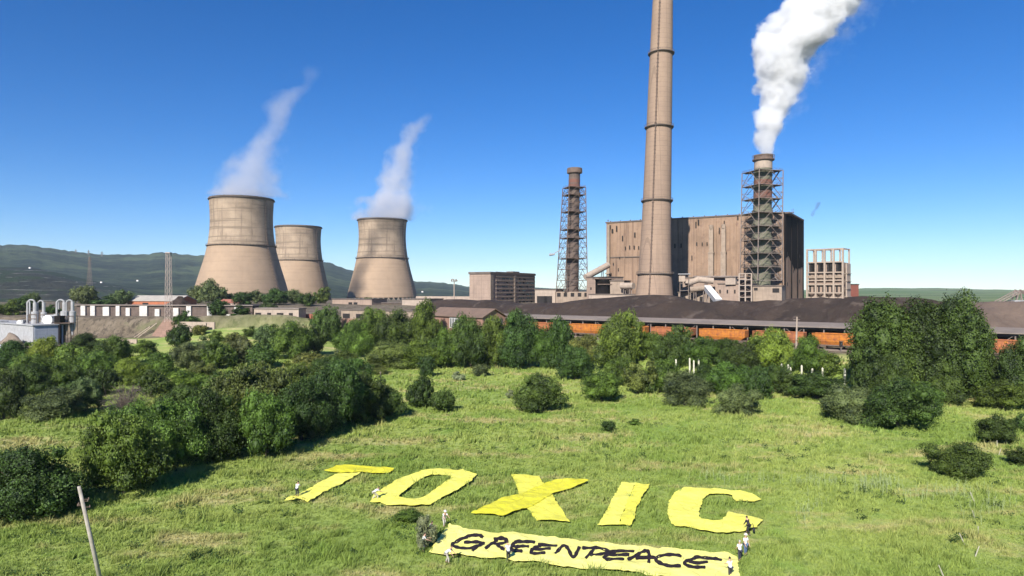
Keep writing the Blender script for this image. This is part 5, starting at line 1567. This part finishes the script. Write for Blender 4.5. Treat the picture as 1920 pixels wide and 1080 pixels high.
TG = {'a': 'trees of the thicket at the left', 'b': 'trees of the belt behind the meadow', 'c': 'bushes standing free in the meadow', 'd': 'poplars at the right', 'e': 'trees by the plant'}
TREES = [
 # nearest left trees
 (48,968,200,125,'round','dark','big dark round tree at the bottom left edge, behind the leaning pole','a'),
 (232,925,160,150,'round','mid','broad tree with a long shadow on the grass, right of the leaning pole','a'),
 (322,876,140,122,'round','mid','leafy tree between the long shadowed tree and the lilac grey thicket edge','a'),
 (398,862,130,125,'round','dark','dark tree at the meadow edge, left of the bright green crown','a'),
 (500,856,120,118,'round','mid','bright green round crown at the near tip of the thicket, facing the letter T','a'),
 (470,812,160,125,'round','olive','tallest olive green crown in the middle of the left thicket','a'),
 (566,826,110,110,'round','deep','very dark tree in the deep shade right of the bright green crown','a'),
 (622,806,130,125,'round','deep','dark tall tree casting the black shadow at the thicket edge','a'),
 (676,792,100,90,'round','dark','dark crown just left of the thin wooden post in the meadow','a'),
 (722,784,70,58,'round','dark','last small tree at the right end of the left thicket','a'),
 (655,745,95,70,'round','dark','rounded dark tree behind the thicket end, near the thin post','a'),
 (560,760,110,75,'round','mid','mid green tree behind the tall olive crown','a'),
 (405,790,110,80,'round','mid','tree half hidden behind the dark meadow edge tree','a'),
 (330,800,110,70,'round','dark','dark low crown behind the leafy tree, right of the bare grey bush','a'),
 (255,830,110,75,'round','mid','sunlit crown at the far left corner of the near thicket','a'),
 # free bushes in the meadow
 (785,764,56,58,'round','dark','dark round tree standing in the meadow, larger of the touching pair','c'),
 (829,773,50,40,'round','dark','small dark tree at the right of the touching pair in the meadow','c'),
 (800,706,38,38,'round','dark','lone dark tree beyond the touching pair in the meadow','c'),
 (860,713,28,16,'bush','silver','small silvery bush on the far meadow','c'),
 (902,705,34,22,'bush','grey','grey green low bush on the far meadow','c'),
 (957,747,18,16,'bush','silver','tiny silvery bush just left of the lone round tree','c'),
 (1009,771,86,68,'round','dark','lone round tree with shadow in the middle of the meadow','c'),
 (1128,752,76,56,'bush','mid','round bright bush at the meadow edge, right of the lone round tree','c'),
 (1140,809,28,19,'bush','dark','tiny dark bush in the open meadow below the tan patch','c'),
 (1190,797,26,12,'bush','mid','flat green tuft bush right of the tiny dark bush','c'),
 (1384,777,78,54,'bush','grey','grey green bush jutting furthest into the meadow','c'),
 (1284,760,92,62,'bush','grey','dense grey green bush left of the jutting one','c'),
 (1800,892,100,62,'bush','dark','flat topped bush alone on the right slope with black shadow','c'),
 (1870,832,72,54,'bush','dark','round bush on the right slope beside wooden stakes','c'),
 (1912,872,50,34,'bush','dark','low bush cut by the right frame edge, below the stakes','c'),
 (1918,812,36,36,'bush','dark','small bush behind the stakes at the right frame edge','c'),
 (765,978,56,20,'bush','mid','low dark green bush beside the silver leaved shrub','c'),
 (797,1028,44,60,'bush','silver','silver leaved shrub beside the left end of the long banner','c'),
 # right mid
 (1586,790,88,66,'bush','grey','grey bush with brown dry twigs left of the largest dark bush','c'),
 (1684,802,132,88,'bush','dark','largest dark bush in front of the poplars','c'),
 (1728,782,64,56,'bush','mid','bush leaning on the right side of the largest dark bush','c'),
 (1882,768,96,54,'bush','mid','wide low bush right of the poplars','c'),
 (1908,742,78,104,'round','deep','dark tall tree cut by the right frame edge','d'),
 (1532,748,110,50,'bush','dark','wide dark hedge like bush under the concrete posts','b'),
 (1488,742,60,42,'bush','dark','small dark bush left of the wide hedge like one','b'),
 (1420,748,64,60,'round','deep','dark tree filling the gap behind the jutting bush','b'),
 (1366,742,90,60,'round','mid','bright green tree behind the jutting grey green bush','b'),
 (1322,735,70,52,'round','dark','dark tree left of the bright one, under the posts','b'),
 (1238,736,80,60,'round','mid','green tree behind the dense grey green bush','b'),
 (1196,738,66,60,'loose','olive','half bare olive tree right of the round bright bush','b'),
 (1165,722,70,50,'round','mid','leafy tree behind the round bright bush','b'),
 (1078,712,78,62,'round','deep','dark round tree at the left end of the right hand belt','b'),
 # poplars right
 (1645,742,104,178,'poplar','dark','leftmost tall poplar, beside the wagon end','d'),
 (1690,745,96,158,'poplar','mid','shorter poplar in front between the two tall left ones','d'),
 (1722,738,104,172,'poplar','dark','second tall poplar of the big clump','d'),
 (1760,746,100,150,'poplar','dark','front poplar in the middle of the big clump','d'),
 (1790,744,100,188,'poplar','dark','tallest poplar with the topmost crown of the clump','d'),
 (1828,728,66,116,'poplar','mid','lower poplar at the right side of the clump','d'),
 (1668,760,80,92,'round','dark','leafy tree at the foot of the poplars, left','d'),
 (1772,758,80,76,'round','dark','leafy tree at the foot of the tallest poplar','d'),
 (1628,748,60,96,'round','deep','shaded tree under the leftmost tall poplar','d'),
 # belt behind the meadow
 (612,640,62,64,'round','deep','dark round tree on the bank in front of the third cooling tower buildings','b'),
 (664,668,80,64,'round','mid','green tree left of the peaked one at the belt','b'),
 (700,650,84,70,'round','mid','wide green crown under the low grey buildings','b'),
 (748,664,88,80,'round','dark','dark broad crown left of the peaked tree','b'),
 (796,664,76,98,'round','mid','peaked tall tree in front of the low gabled house','b'),
 (838,690,74,72,'round','mid','sunlit tree below the gabled house','b'),
 (790,690,90,50,'bush','light','pale green shrub at the foot of the peaked tree','b'),
 (730,690,90,48,'bush','olive','olive shrub at the left foot of the belt','b'),
 (882,690,84,96,'round','dark','dark tree hiding the right side of the gabled house','b'),
 (930,688,80,92,'round','mid','tree in the middle of the dense belt','b'),
 (972,690,84,104,'round','dark','tall dark tree in the belt below the coal heap','b'),
 (1016,690,70,70,'round','mid','lower green tree left of the narrow peak','b'),
 (1050,682,60,84,'round','dark','narrow peaked tree hiding the first wagons','b'),
 (1100,680,70,50,'round','olive','olive tree beneath the first bright wagon','b'),
 (1160,688,100,100,'round','mid','big cone shaped tree rising over the wagons','b'),
 (1212,672,70,48,'round','mid','low tree right of the cone shaped one','b'),
 (1255,690,76,62,'round','dark','dark tree below the long orange wagon','b'),
 (1272,664,56,54,'round','dark','small upright tree in front of the long orange wagon','b'),
 (1320,686,84,52,'round','mid','wide green tree left of the round bright one','b'),
 (1362,682,70,46,'round','dark','dark low tree between the wagons and the posts','b'),
 (1394,700,80,56,'round','dark','dark tree below the round bright tree','b'),
 (1446,690,96,72,'round','light','round bright green tree left of the white railway pole','b'),
 (1516,700,76,68,'round','mid','pointed green tree right of the white railway pole','b'),
 (1550,704,60,40,'bush','mid','low shrub left of the grassy railway bank','b'),
 (1455,735,70,50,'round','dark','tree left of the four concrete posts','b'),
 # left upper thicket
 (28,692,92,52,'round','dark','dark tree below the dirt heaps at the left edge','a'),
 (86,690,70,56,'round','light','light green tree below the grey industrial building','a'),
 (130,694,66,48,'round','mid','tree right of the light green one under the grey building','a'),
 (158,664,70,38,'round','deep','dark tree touching the end of the grey building','a'),
 (208,688,80,56,'round','dark','dark crown with a flat top below the earth bank','a'),
 (182,710,70,50,'round','mid','green tree in front of the flat topped dark crown','a'),
 (55,742,100,58,'round','dark','large dark crown second from the left edge','a'),
 (8,786,80,92,'round','deep','deep shaded tree cut by the left frame edge','a'),
 (120,738,80,56,'round','mid','leafy crown behind the silvery green tree','a'),
 (98,784,110,54,'bush','grey','silvery green low tree at the edge of the left lawn','a'),
 (158,772,70,62,'round','grey','grey green tree left of the bare bush','a'),
 (190,742,66,52,'round','deep','dark tree above the bare bush','a'),
 (236,782,106,62,'bare','dark','bare lilac grey leafless bush in the left thicket','a'),
 (244,722,70,50,'round','light','light green tree above the bare bush','a'),
 (292,745,66,50,'round','dark','dark crown right of the bare bush','a'),
 (300,706,70,44,'round','mid','mid green crown above the yellow green shrub','a'),
 (345,738,84,42,'bush','light','yellow green shrub in the middle of the left thicket','a'),
 (372,722,70,40,'bush','olive','brownish olive shrub beside the yellow green one','a'),
 (334,650,50,42,'round','deep','dark tree at the foot of the lattice mast','a'),
 (272,668,54,30,'bush','mid','low shrub left of the dark tree by the mast','a'),
 (352,690,70,46,'round','grey','grey green crown below the dark tree by the mast','a'),
 (412,692,66,54,'round','mid','round green crown left of the shaded hollow','a'),
 (452,684,60,50,'round','grey','dusty green crown over the shaded hollow','a'),
 (440,655,60,30,'bush','olive','olive shrub on the green mound','a'),
 (385,664,50,34,'bush','grey','dusty shrub on the left side of the mound','a'),
 (490,690,60,44,'round','dark','dark crown right of the shaded hollow','a'),
 (545,672,84,68,'round','mid','broad green tree right of the mound','a'),
 (500,650,54,40,'round','grey','grey tree on the mound below the long white shed','a'),
 (588,664,56,50,'round','dark','dark tree right of the broad green one','a'),
 (535,714,44,36,'bush','light','bright small round bush beside the bare earth patch','a'),
 (580,700,64,38,'bush','olive','olive shrub behind the meadow corner','a'),
 (470,732,80,48,'round','mid','tree behind the tallest olive crown, left','a'),
 (425,742,70,46,'round','dark','dark crown at the back of the near thicket','a'),
 (520,744,70,46,'round','olive','olive crown behind the tallest one, right','a'),
 (610,732,90,60,'round','dark','dark crown behind the black shadowed tree','a'),
 (645,700,70,40,'bush','mid','low shrub at the left corner of the far meadow','a'),
 (690,700,80,18,'bush','olive','flat dry brush heap on the far meadow','a'),
 (365,775,70,40,'bush','mid','shrub under the broken white pole','a'),
 (60,705,70,40,'round','mid','tree between the two dark crowns near the left edge','a'),
 (140,760,60,44,'round','deep','shaded tree behind the silvery green low tree','a'),
 (630,690,50,34,'bush','grey','grey shrub below the dark round tree on the bank','a'),
 (420,768,90,56,'round','mid','tree in the middle row of the near thicket','a'),
 (345,775,80,52,'round','dark','tree right of the bare bush in the near row','a'),
 (405,640,34,20,'bush','mid','small shrub on the near slope of the green mound, left','a'),
 (470,630,30,18,'bush','dark','dark little shrub high on the green mound','a'),
 (515,632,40,22,'bush','grey','dusty shrub at the right end of the green mound','a'),
 (375,628,30,18,'bush','olive','olive tuft shrub where the mound meets the pale wall','a'),
 # plant side
 (160,0,46,38,'round','grey','grey tree beyond the long white shed, left','e',385),
 (226,0,44,30,'round','grey','tree left of the orange brick shed','e',390),
 (196,0,40,20,'bush','dark','low bush between two grey trees beyond the shed','e',380),
 (400,0,52,44,'round','grey','large grey tree in front of the first cooling tower','e',430),
 (372,0,36,32,'round','grey','tree beside the large grey one, over the shed roof','e',435),
 (432,0,16,18,'round','grey','tiny tree at the foot of the first cooling tower','e',440),
 (482,0,28,24,'round','grey','small tree at the base of the first cooling tower','e',430),
 (515,0,44,30,'round','dark','dark tree between the first two cooling towers','e',400),
 (548,0,34,26,'round','grey','dusty tree left of the second cooling tower foot','e',420),
 (602,0,34,30,'loose','olive','brownish half bare tree at the foot of the second cooling tower','e',430),
 (575,0,36,24,'round','dark','dark bush like tree below the second cooling tower','e',390),
 (456,0,40,24,'bush','dark','dark bush behind the red roofed building','e',400),
 (412,0,46,30,'round','dark','dark tree growing against the right part of the long shed','e',316),
 (452,0,34,20,'bush','dark','bush by the end of the long white shed','e',312),
 (350,0,50,30,'bush','dark','dark bush in front of the white wall','e',300),
 (40,0,40,26,'round','dark','dark tree behind the white pipes, left','e',360),
 (62,0,26,30,'round','grey','tree behind the leftmost white pipe','e',370),
 (18,0,50,28,'bush','mid','green scrub at the left frame edge beyond the grey building','e',330),
 (100,0,30,16,'bush','dark','scrub seen between the white pipes','e',340),
 (500,0,40,22,'bush','grey','grey bush beside the end of the long shed','e',330),
 (690,0,26,12,'bush','grey','small bush on the roofline before the third cooling tower','e',420),
]
for row in TREES:
    px, py, w, h, kind, tone, label, g = row[:8]
    plant(px, py, w, h, kind, tone, label, TG[g], row[8] if len(row) > 8 else None)
# ---------------------------------------------------------------- people
SKIN = M("skin", (.50,.31,.22), (.45,.27,.19), scale=8, rough=.6)
CL = {'white': M("white_shirt", (.80,.80,.78), (.66,.66,.66), scale=3), 'black': M("black_clothes", (.022,.022,.026), (.035,.035,.04), scale=3),
      'dark': M("dark_trousers", (.035,.038,.05), (.05,.05,.065), scale=3), 'jeans': M("blue_jeans", (.10,.15,.24), (.07,.11,.19), scale=3),
      'grey': M("grey_clothes", (.42,.42,.44), (.33,.33,.35), scale=3), 'khaki': M("pale_trousers", (.45,.42,.36), (.38,.35,.30), scale=3),
      'hair': M("dark_hair", (.03,.022,.018), (.05,.035,.025), scale=9), 'hat': M("pale_hat", (.72,.68,.58), (.62,.58,.5), scale=5), 'grey_hair': M("grey_hair",(.45,.43,.4),(.35,.33,.3),scale=9),
      'shoe': M("dark_shoes", (.04,.035,.03), (.03,.028,.025), scale=5)}

def skin_obj(name, verts, edges, radii, mat, parent, root_i=0, sub=1):
    me = bpy.data.meshes.new(name); me.from_pydata([tuple(v) for v in verts], edges, []); me.update()
    o = bpy.data.objects.new(name, me); COL.objects.link(o)
    md = o.modifiers.new('skin', 'SKIN')
    sv = me.skin_vertices[0].data if me.skin_vertices else None
    if sv is None:
        bpy.context.view_layer.objects.active = o; bpy.context.view_layer.update(); sv = me.skin_vertices[0].data
    for i, r in enumerate(radii):
        sv[i].radius = r if isinstance(r, tuple) else (r, r); sv[i].use_root = (i == root_i)
    ms = o.modifiers.new('sub', 'SUBSURF'); ms.levels = sub; ms.render_levels = sub
    dg = bpy.context.evaluated_depsgraph_get(); m2 = bpy.data.meshes.new_from_object(o.evaluated_get(dg))
    bpy.data.objects.remove(o)
    m2.name = name; m2.materials.clear(); m2.materials.append(mat)
    m2.polygons.foreach_set('use_smooth', [True]*len(m2.polygons))
    o = bpy.data.objects.new(name, m2); COL.objects.link(o); o.parent = parent
    return o

def person(px, py, face_deg, label, bend=0, knees=0, arms=((20,15),(20,15)), stride=.0, top='white', legs='dark', hair='hair', hat=False, scale=1.0, long_shirt=False, lift=0, head_down=0):
    """local frame: faces +y. arms: (shoulder forward angle, elbow bend) for left, right in degrees"""
    g = G(px, py)
    root = thing('person', (g.x, g.y, g.z+lift), label, 'person', None, R_(face_deg))
    root.scale = (scale,)*3
    kb = R_(knees); b = R_(bend)
    hipz = .92 - .42*(1-math.cos(kb))
    V=[];E=[];Rd=[]
    def add(p, r, par=None):
        V.append(Vector(p)); Rd.append(r)
        if par is not None: E.append((par, len(V)-1))
        return len(V)-1
    pel = add((0,-.02-.1*math.sin(b),hipz), (.155,.115))
    H = V[0]
    up = Vector((0, math.sin(b), math.cos(b))); fw = Vector((0, math.cos(b), -math.sin(b)))
    w1 = add(H+up*.16, (.135,.10), pel); ch = add(H+up*.34, (.165,.115), w1); nb = add(H+up*.47, (.10,.085), ch)
    hb = b*.6 + R_(head_down); hu = Vector((0, math.sin(hb), math.cos(hb))); hf = Vector((0, math.cos(hb), -math.sin(hb)))
    nk = add(V[nb]+hu*.07, (.055,.06), nb)
    h1 = add(V[nk]+hu*.09+hf*.015, (.070,.085), nk); h2 = add(V[h1]+hu*.08, (.078,.095), h1); h3 = add(V[h2]+hu*.06, (.055,.07), h2)
    no = add(V[h1]+hf*.105+hu*.02, .012, h1)
    arms_j=[]
    for s,(fa,eb) in zip((-1,1),arms):
        sh = add(V[nb]+Vector((s*.165,0,0))-up*.03, .062, nb)
        a = R_(fa); d = Vector((s*.18, math.sin(a), -math.cos(a))).normalized()
        el = add(V[sh]+d*.28, .043, sh)
        a2 = R_(fa+eb); d2 = Vector((s*.02, math.sin(a2), -math.cos(a2))).normalized()
        wr = add(V[el]+d2*.25, .027, el)
        pm = add(V[wr]+d2*.075, (.036,.017), wr)
        side = Vector((1,0,0))
        for q,(o_,L) in enumerate(((-.027,.068),(-.009,.078),(.009,.073),(.027,.058))):
            f1 = add(V[pm]+side*o_+d2*.035, .0085, pm); add(V[f1]+d2*L*.9+Vector((0,0,0))+hf*.012*q*.3, .0068, f1)
        th = add(V[wr]+d2*.035-side*s*.036+hf*.01, .0095, wr); add(V[th]+d2*.035-side*s*.012, .008, th)
        arms_j.append((sh,el,wr))
    legs_j=[]
    for s in (-1,1):
        hp = add(H+Vector((s*.095,0,-.05)), .088, pel)
        st = stride*s
        kn = add(Vector((s*.11, .42*math.sin(kb)+st*.5-.02, hipz-.47+.05*(1-math.cos(kb)))), .058, hp)
        an = add(Vector((s*.115, -.02+st, .085)), .037, kn)
        to = add(V[an]+Vector((s*.01,.17,-.05)), (.035,.028), an)
        legs_j.append((hp,kn,an,to))
    body = skin_obj('body', V, E, Rd, SKIN, root)
    # shirt
    tv=[H+up*(-.06 if not long_shirt else -.16)+(-fw*.01), H+up*.16, V[ch], V[nb]+up*.005]; te=[(0,1),(1,2),(2,3)]; tr=[(.178,.14),(.160,.125),(.188,.138),(.125,.105)]
    for sh,el,wr in arms_j:
        k=len(tv); tv+= [V[sh], V[sh].lerp(V[el],.75)]; te+=[(3,k),(k,k+1)]; tr+=[.082,.066]
        if top in ('black','grey'): tv.append(V[el].lerp(V[wr],.9)); te.append((k+1,k+2)); tr.append(.045)
    skin_obj('shirt', tv, te, tr, CL[top], root, 1)
    tv=[H+Vector((0,0,0))]; te=[]; tr=[(.172,.132)]
    for hp,kn,an,to in legs_j:
        k=len(tv); tv+=[V[hp],V[kn],V[an]+Vector((0,0,.04))]; te+=[(0,k),(k,k+1),(k+1,k+2)]; tr+=[.105,.076,.058]
    skin_obj('trousers', tv, te, tr, CL[legs], root, 0)
    for hp,kn,an,to in legs_j:
        m=MB(); c=V[an]+Vector((0,.07,-.045)); m.ball(tuple(c),(.055,.145,.045),10,6); m.build('shoe', CL['shoe'], root, smooth=True)
    # hair, eyes, hat
    m=MB(); c=V[h2]-hf*.018+hu*.018; m.ball(tuple(c),(.098,.112,.098),12,8)
    o=m.build('hair', CL[hair], root, smooth=True)
    for v in o.data.vertices:      # open the cap over the face
        q=v.co-c
        if q.dot(hf)>.02 and q.dot(hu)<.035: v.co = c+(q-hf*q.dot(hf)*1.0)*.72
    m=MB(); 
    for s in (-1,1): m.ball(tuple(V[h1]+hf*.088+hu*.055+Vector((s*.032,0,0))),.013,6,4)
    m.build('eyes', DARK, root)
    m=MB(); m.tube(tuple(V[h1]+hf*.09-hu*.03-Vector((.02,0,0))),tuple(V[h1]+hf*.09-hu*.03+Vector((.02,0,0))),.006,.006,6); m.build('mouth', REDB, root)
    if hat:
        m=MB(); cc=V[h2]+hu*.06
        n=16; rings=[(.17,-.01),(.175,.0),(.105,.015),(.10,.085),(.06,.105),(.005,.11)]; vs=[]; fs=[]
        sd=Vector((1,0,0))
        for r_,z_ in rings:
            for i in range(n):
                a=2*math.pi*i/n; vs.append(tuple(cc+sd*(r_*math.cos(a))+hf*(r_*1.08*math.sin(a))+hu*z_))
        for j in range(len(rings)-1):
            for i in range(n): fs.append((j*n+i,j*n+(i+1)%n,(j+1)*n+(i+1)%n,(j+1)*n+i))
        m.add(vs,fs); m.build('hat', CL['hat'], root, smooth=True)
    return root
A_=on_field
person(557,937,-10,'person in white shirt and dark trousers bending at the foot of the letter T',bend=30,knees=15,arms=((50,20),(45,25)),lift=.25,scale=1.0,head_down=15)
person(703,941,-60,'person in white and pale clothes crouching at the left edge of the letter O',bend=62,knees=35,arms=((45,10),(60,5)),legs='khaki',stride=.22,lift=.2)
person(833,989,-150,'person in white with pale hat holding the top left corner of the banner',bend=28,knees=15,arms=((60,10),(50,20)),legs='khaki',hat=True,stride=.15,hair='grey_hair')
person(807,1012,-60,'person in white half hidden by the silvery shrub, the right one of the two there',bend=20,knees=25,arms=((50,30),(40,30)))
person(793,1034,-80,'person in white half hidden by the silvery shrub, lower left one of the two there',bend=22,knees=25,arms=((55,25),(45,30)))
person(839,1059,-100,'person in long pale shirt stooping at the lower left corner of the banner',bend=48,knees=12,arms=((40,5),(30,5)),legs='khaki',long_shirt=True,stride=.15)
person(953,1056,20,'person in white shirt and black trousers standing on the lower edge of the banner lettering',bend=12,knees=8,arms=((35,50),(25,45)),legs='black',stride=.12,lift=.1,head_down=20)
person(1403,1006,35,'person in black with a bag walking on the tip of the letter C',bend=22,knees=18,arms=((20,20),(30,35)),top='black',legs='black',stride=.26,lift=.1)
person(1387,1051,10,'person in white shirt and dark trousers, left of the pair by the banner end',bend=4,knees=5,arms=((15,35),(20,40)),stride=.12,hair='grey_hair')
person(1398,1043,-160,'person in white shirt, hat and blue jeans, right of the pair by the banner end',bend=3,knees=4,arms=((12,20),(18,25)),legs='jeans',hat=True,stride=.08,hair='grey_hair',scale=1.06)
person(1369,1088,15,'person in white shirt with dark hair at the bottom edge by the banner end',bend=10,knees=8,arms=((35,40),(20,30)),legs='dark',stride=.1)
def bag():
    g=G(1407,1006); root=thing('shoulder_bag',(g.x+.28,g.y-.1,g.z+.55),'black bag carried by the person in black on the letter C','bag')
    m=MB(); m.ball((0,0,0),(.12,.2,.22),10,6); m.build('pouch',CL['black'],root,smooth=True); m=MB(); m.path([(0,-.1,.18),(-.06,-.04,.45),(-.14,.0,.6),(-.06,.06,.45),(0,.1,.18)],.018,5); m.build('strap',CL['black'],root)
bag()
# ---------------------------------------------------------------- steam and smoke
def plume(name, label, origin, zpts, cx, rad, dens, alb, density, nscale, seed, warp=.55, cut=.9, cyo=0.0, soft=1.2, aniso=.2, detail=5, wisp=(0.0,0.0)):
    """a volume whose axis and radius follow tables over height; zpts, cx, rad in metres, dens 0..1"""
    H = zpts[-1]; xmax = max(abs(c)+r for c, r in zip(cx, rad))*1.5; rmax = max(rad)
    x0 = min(c-r for c, r in zip(cx, rad))-rmax*.6; x1 = max(c+r for c, r in zip(cx, rad))+rmax*.6
    mb = MB(); mb.box(x0, -rmax*1.7, -1.0, x1, rmax*1.7+cyo, H)
    m = bpy.data.materials.new(name+'_volume'); m.use_nodes = True; nt = m.node_tree; nt.nodes.clear()
    out = nt.nodes.new("ShaderNodeOutputMaterial"); vol = nt.nodes.new("ShaderNodeVolumePrincipled")
    vol.inputs['Color'].default_value = (*alb, 1); vol.inputs['Anisotropy'].default_value = aniso
    tc = nt.nodes.new("ShaderNodeTexCoord").outputs['Object']
    sx = nt.nodes.new("ShaderNodeSeparateXYZ"); nt.links.new(tc, sx.inputs[0])
    t = _math(nt, 'DIVIDE', sx.outputs[2], H, clamp=True)
    def curve(vals, lo, hi):
        n = nt.nodes.new("ShaderNodeFloatCurve"); c = n.mapping.curves[0]
        pts = [(z/H, (v-lo)/(hi-lo)) for z, v in zip(zpts, vals)]
        c.points[0].location = pts[0]; c.points[1].location = pts[-1]
        for p in pts[1:-1]: c.points.new(*p)
        for p in c.points: p.handle_type = 'AUTO_CLAMPED'
        n.mapping.update(); nt.links.new(t, n.inputs['Value'])
        return _math(nt, 'MULTIPLY_ADD', n.outputs[0], hi-lo, lo)
    lo, hi = min(cx)-.01, max(cx)+.01
    C = curve(cx, lo, hi); Rr = curve(rad, 0, max(rad)); Dn = curve(dens, 0, 1)
    off = nt.nodes.new("ShaderNodeMapping"); off.inputs['Location'].default_value = (seed*7.3, seed*3.1, seed*5.7); nt.links.new(tc, off.inputs[0])
    n1 = nt.nodes.new("ShaderNodeTexNoise"); n1.inputs['Scale'].default_value = nscale; n1.inputs['Detail'].default_value = detail; n1.inputs['Roughness'].default_value=.62; nt.links.new(off.outputs[0], n1.inputs['Vector'])
    n2 = nt.nodes.new("ShaderNodeTexNoise"); n2.inputs['Scale'].default_value = nscale*.42; n2.inputs['Detail'].default_value = 1; nt.links.new(off.outputs[0], n2.inputs['Vector'])
    sn = nt.nodes.new("ShaderNodeSeparateColor"); nt.links.new(n2.outputs[1], sn.inputs[0])
    wx = _math(nt, 'MULTIPLY', _math(nt, 'MULTIPLY', _math(nt, 'SUBTRACT', sn.outputs[0], .5), Rr), warp*3)
    dx = _math(nt, 'ADD', _math(nt, 'SUBTRACT', sx.outputs[0], C), wx)
    dy = _math(nt, 'SUBTRACT', sx.outputs[1], _math(nt, 'MULTIPLY', t, cyo))
    d = _math(nt, 'DIVIDE', _math(nt, 'SQRT', _math(nt, 'ADD', _math(nt, 'MULTIPLY', dx, dx), _math(nt, 'MULTIPLY', dy, dy))), Rr)
    v = _math(nt, 'SUBTRACT', _math(nt, 'MULTIPLY_ADD', _math(nt, 'SUBTRACT', n1.outputs[0], .5), cut*2.6, 1.0), d)
    v = _math(nt, 'MULTIPLY', v, soft, clamp=True)
    d2 = _math(nt, 'DIVIDE', _math(nt, 'SQRT', _math(nt, 'ADD', _math(nt,'POWER',_math(nt,'SUBTRACT',dx,_math(nt,'MULTIPLY',Rr,wisp[1])),2.0), _math(nt, 'MULTIPLY', dy, dy))), Rr)
    w_ = _math(nt, 'SUBTRACT', _math(nt, 'MULTIPLY_ADD', _math(nt, 'SUBTRACT', n1.outputs[0], .5), 6.0, .75), d2)
    v = _math(nt, 'MAXIMUM', v, _math(nt, 'MULTIPLY', _math(nt,'MULTIPLY', w_, 1.0, clamp=True), wisp[0]))
    v = _math(nt, 'MULTIPLY', _math(nt, 'MULTIPLY', v, Dn), density)
    top = nt.nodes.new("ShaderNodeMapRange"); nt.links.new(t, top.inputs[0]); top.inputs[1].default_value=.97; top.inputs[2].default_value=.9
    v = _math(nt, 'MULTIPLY', v, top.outputs[0])
    nt.links.new(v, vol.inputs['Density']); nt.links.new(vol.outputs[0], out.inputs['Volume'])
    o = mb.build(name, m); o.location = origin
    tag(o, label, 'plume'); return o
s3 = 375/FPX
plume('smoke_plume', 'dense billowing white smoke plume from the mossy stack', P(1432,286.5,375),
      [0,11,25.5,40,55,69,84,102,118], [0,1.6,5.2,9.3,14.5,22,34,49,60], [4.4,6.2,8.6,12,16.5,19,19.5,20,21], [.8,1,1,1,1,1,.95,.85,.8],
      (.993,.993,.995), .42, .095, 2.0, warp=.5, cut=.8, soft=3.4, cyo=8, detail=7, wisp=(.05,.7))
s1 = 585/FPX
plume('steam_plume', 'thin grey steam plume bending right above the large front cooling tower', P(455,366,570),
      [0,14,35,57,75,85,92,103,112], [0,3.5,9.5,24,32,41,55,57,60], [32,22,15,10.5,12,13,6,11,8], [.8,.62,.55,.5,.42,.3,.16,.12,0],
      (.90,.90,.93), .09, .055, 4.0, warp=.45, cut=.8, soft=1.3, wisp=(.12,.2))
s2 = 727/FPX
plume('steam_plume', 'ragged blue grey steam plume above the cooling tower standing alone', P(717,409,710),
      [0,15,32,49,61,78,95,106,114], [1,6,6.5,11,15,25,36,45,48], [32,27,16,15.5,15,11.5,12,7.5,5], [.8,.75,.8,.75,.7,.6,.5,.3,0],
      (.90,.90,.93), .10, .05, 6.0, warp=.5, cut=1.0, soft=1.4, wisp=(.15,.35))
plume('smoke_wisp', 'tiny dark smoke wisp drifting right of the boiler house roof', P(1524,408,455), [0,3,6,9,11], [0,0,2,4,4.5], [.8,1.6,1.6,2.2,1], [.4,1,1,1,0], (.28,.28,.32), .22, .3, 3.0, warp=.6, cut=.8)
# ---------------------------------------------------------------- haze
def haze():
    mb = MB(); mb.box(-9500, -300, -60, 9500, 9300, 430)
    m = bpy.data.materials.new('haze_volume'); m.use_nodes = True; nt = m.node_tree; nt.nodes.clear()
    out = nt.nodes.new("ShaderNodeOutputMaterial"); v = nt.nodes.new("ShaderNodeVolumePrincipled")
    v.inputs['Color'].default_value = (.72,.86,1,1); v.inputs['Density'].default_value = .000045; v.inputs['Anisotropy'].default_value = .0
    nt.links.new(v.outputs[0], out.inputs['Volume'])
    o = mb.build('haze', m); tag(o, kind='stuff')
HAZE = True
if HAZE: haze()
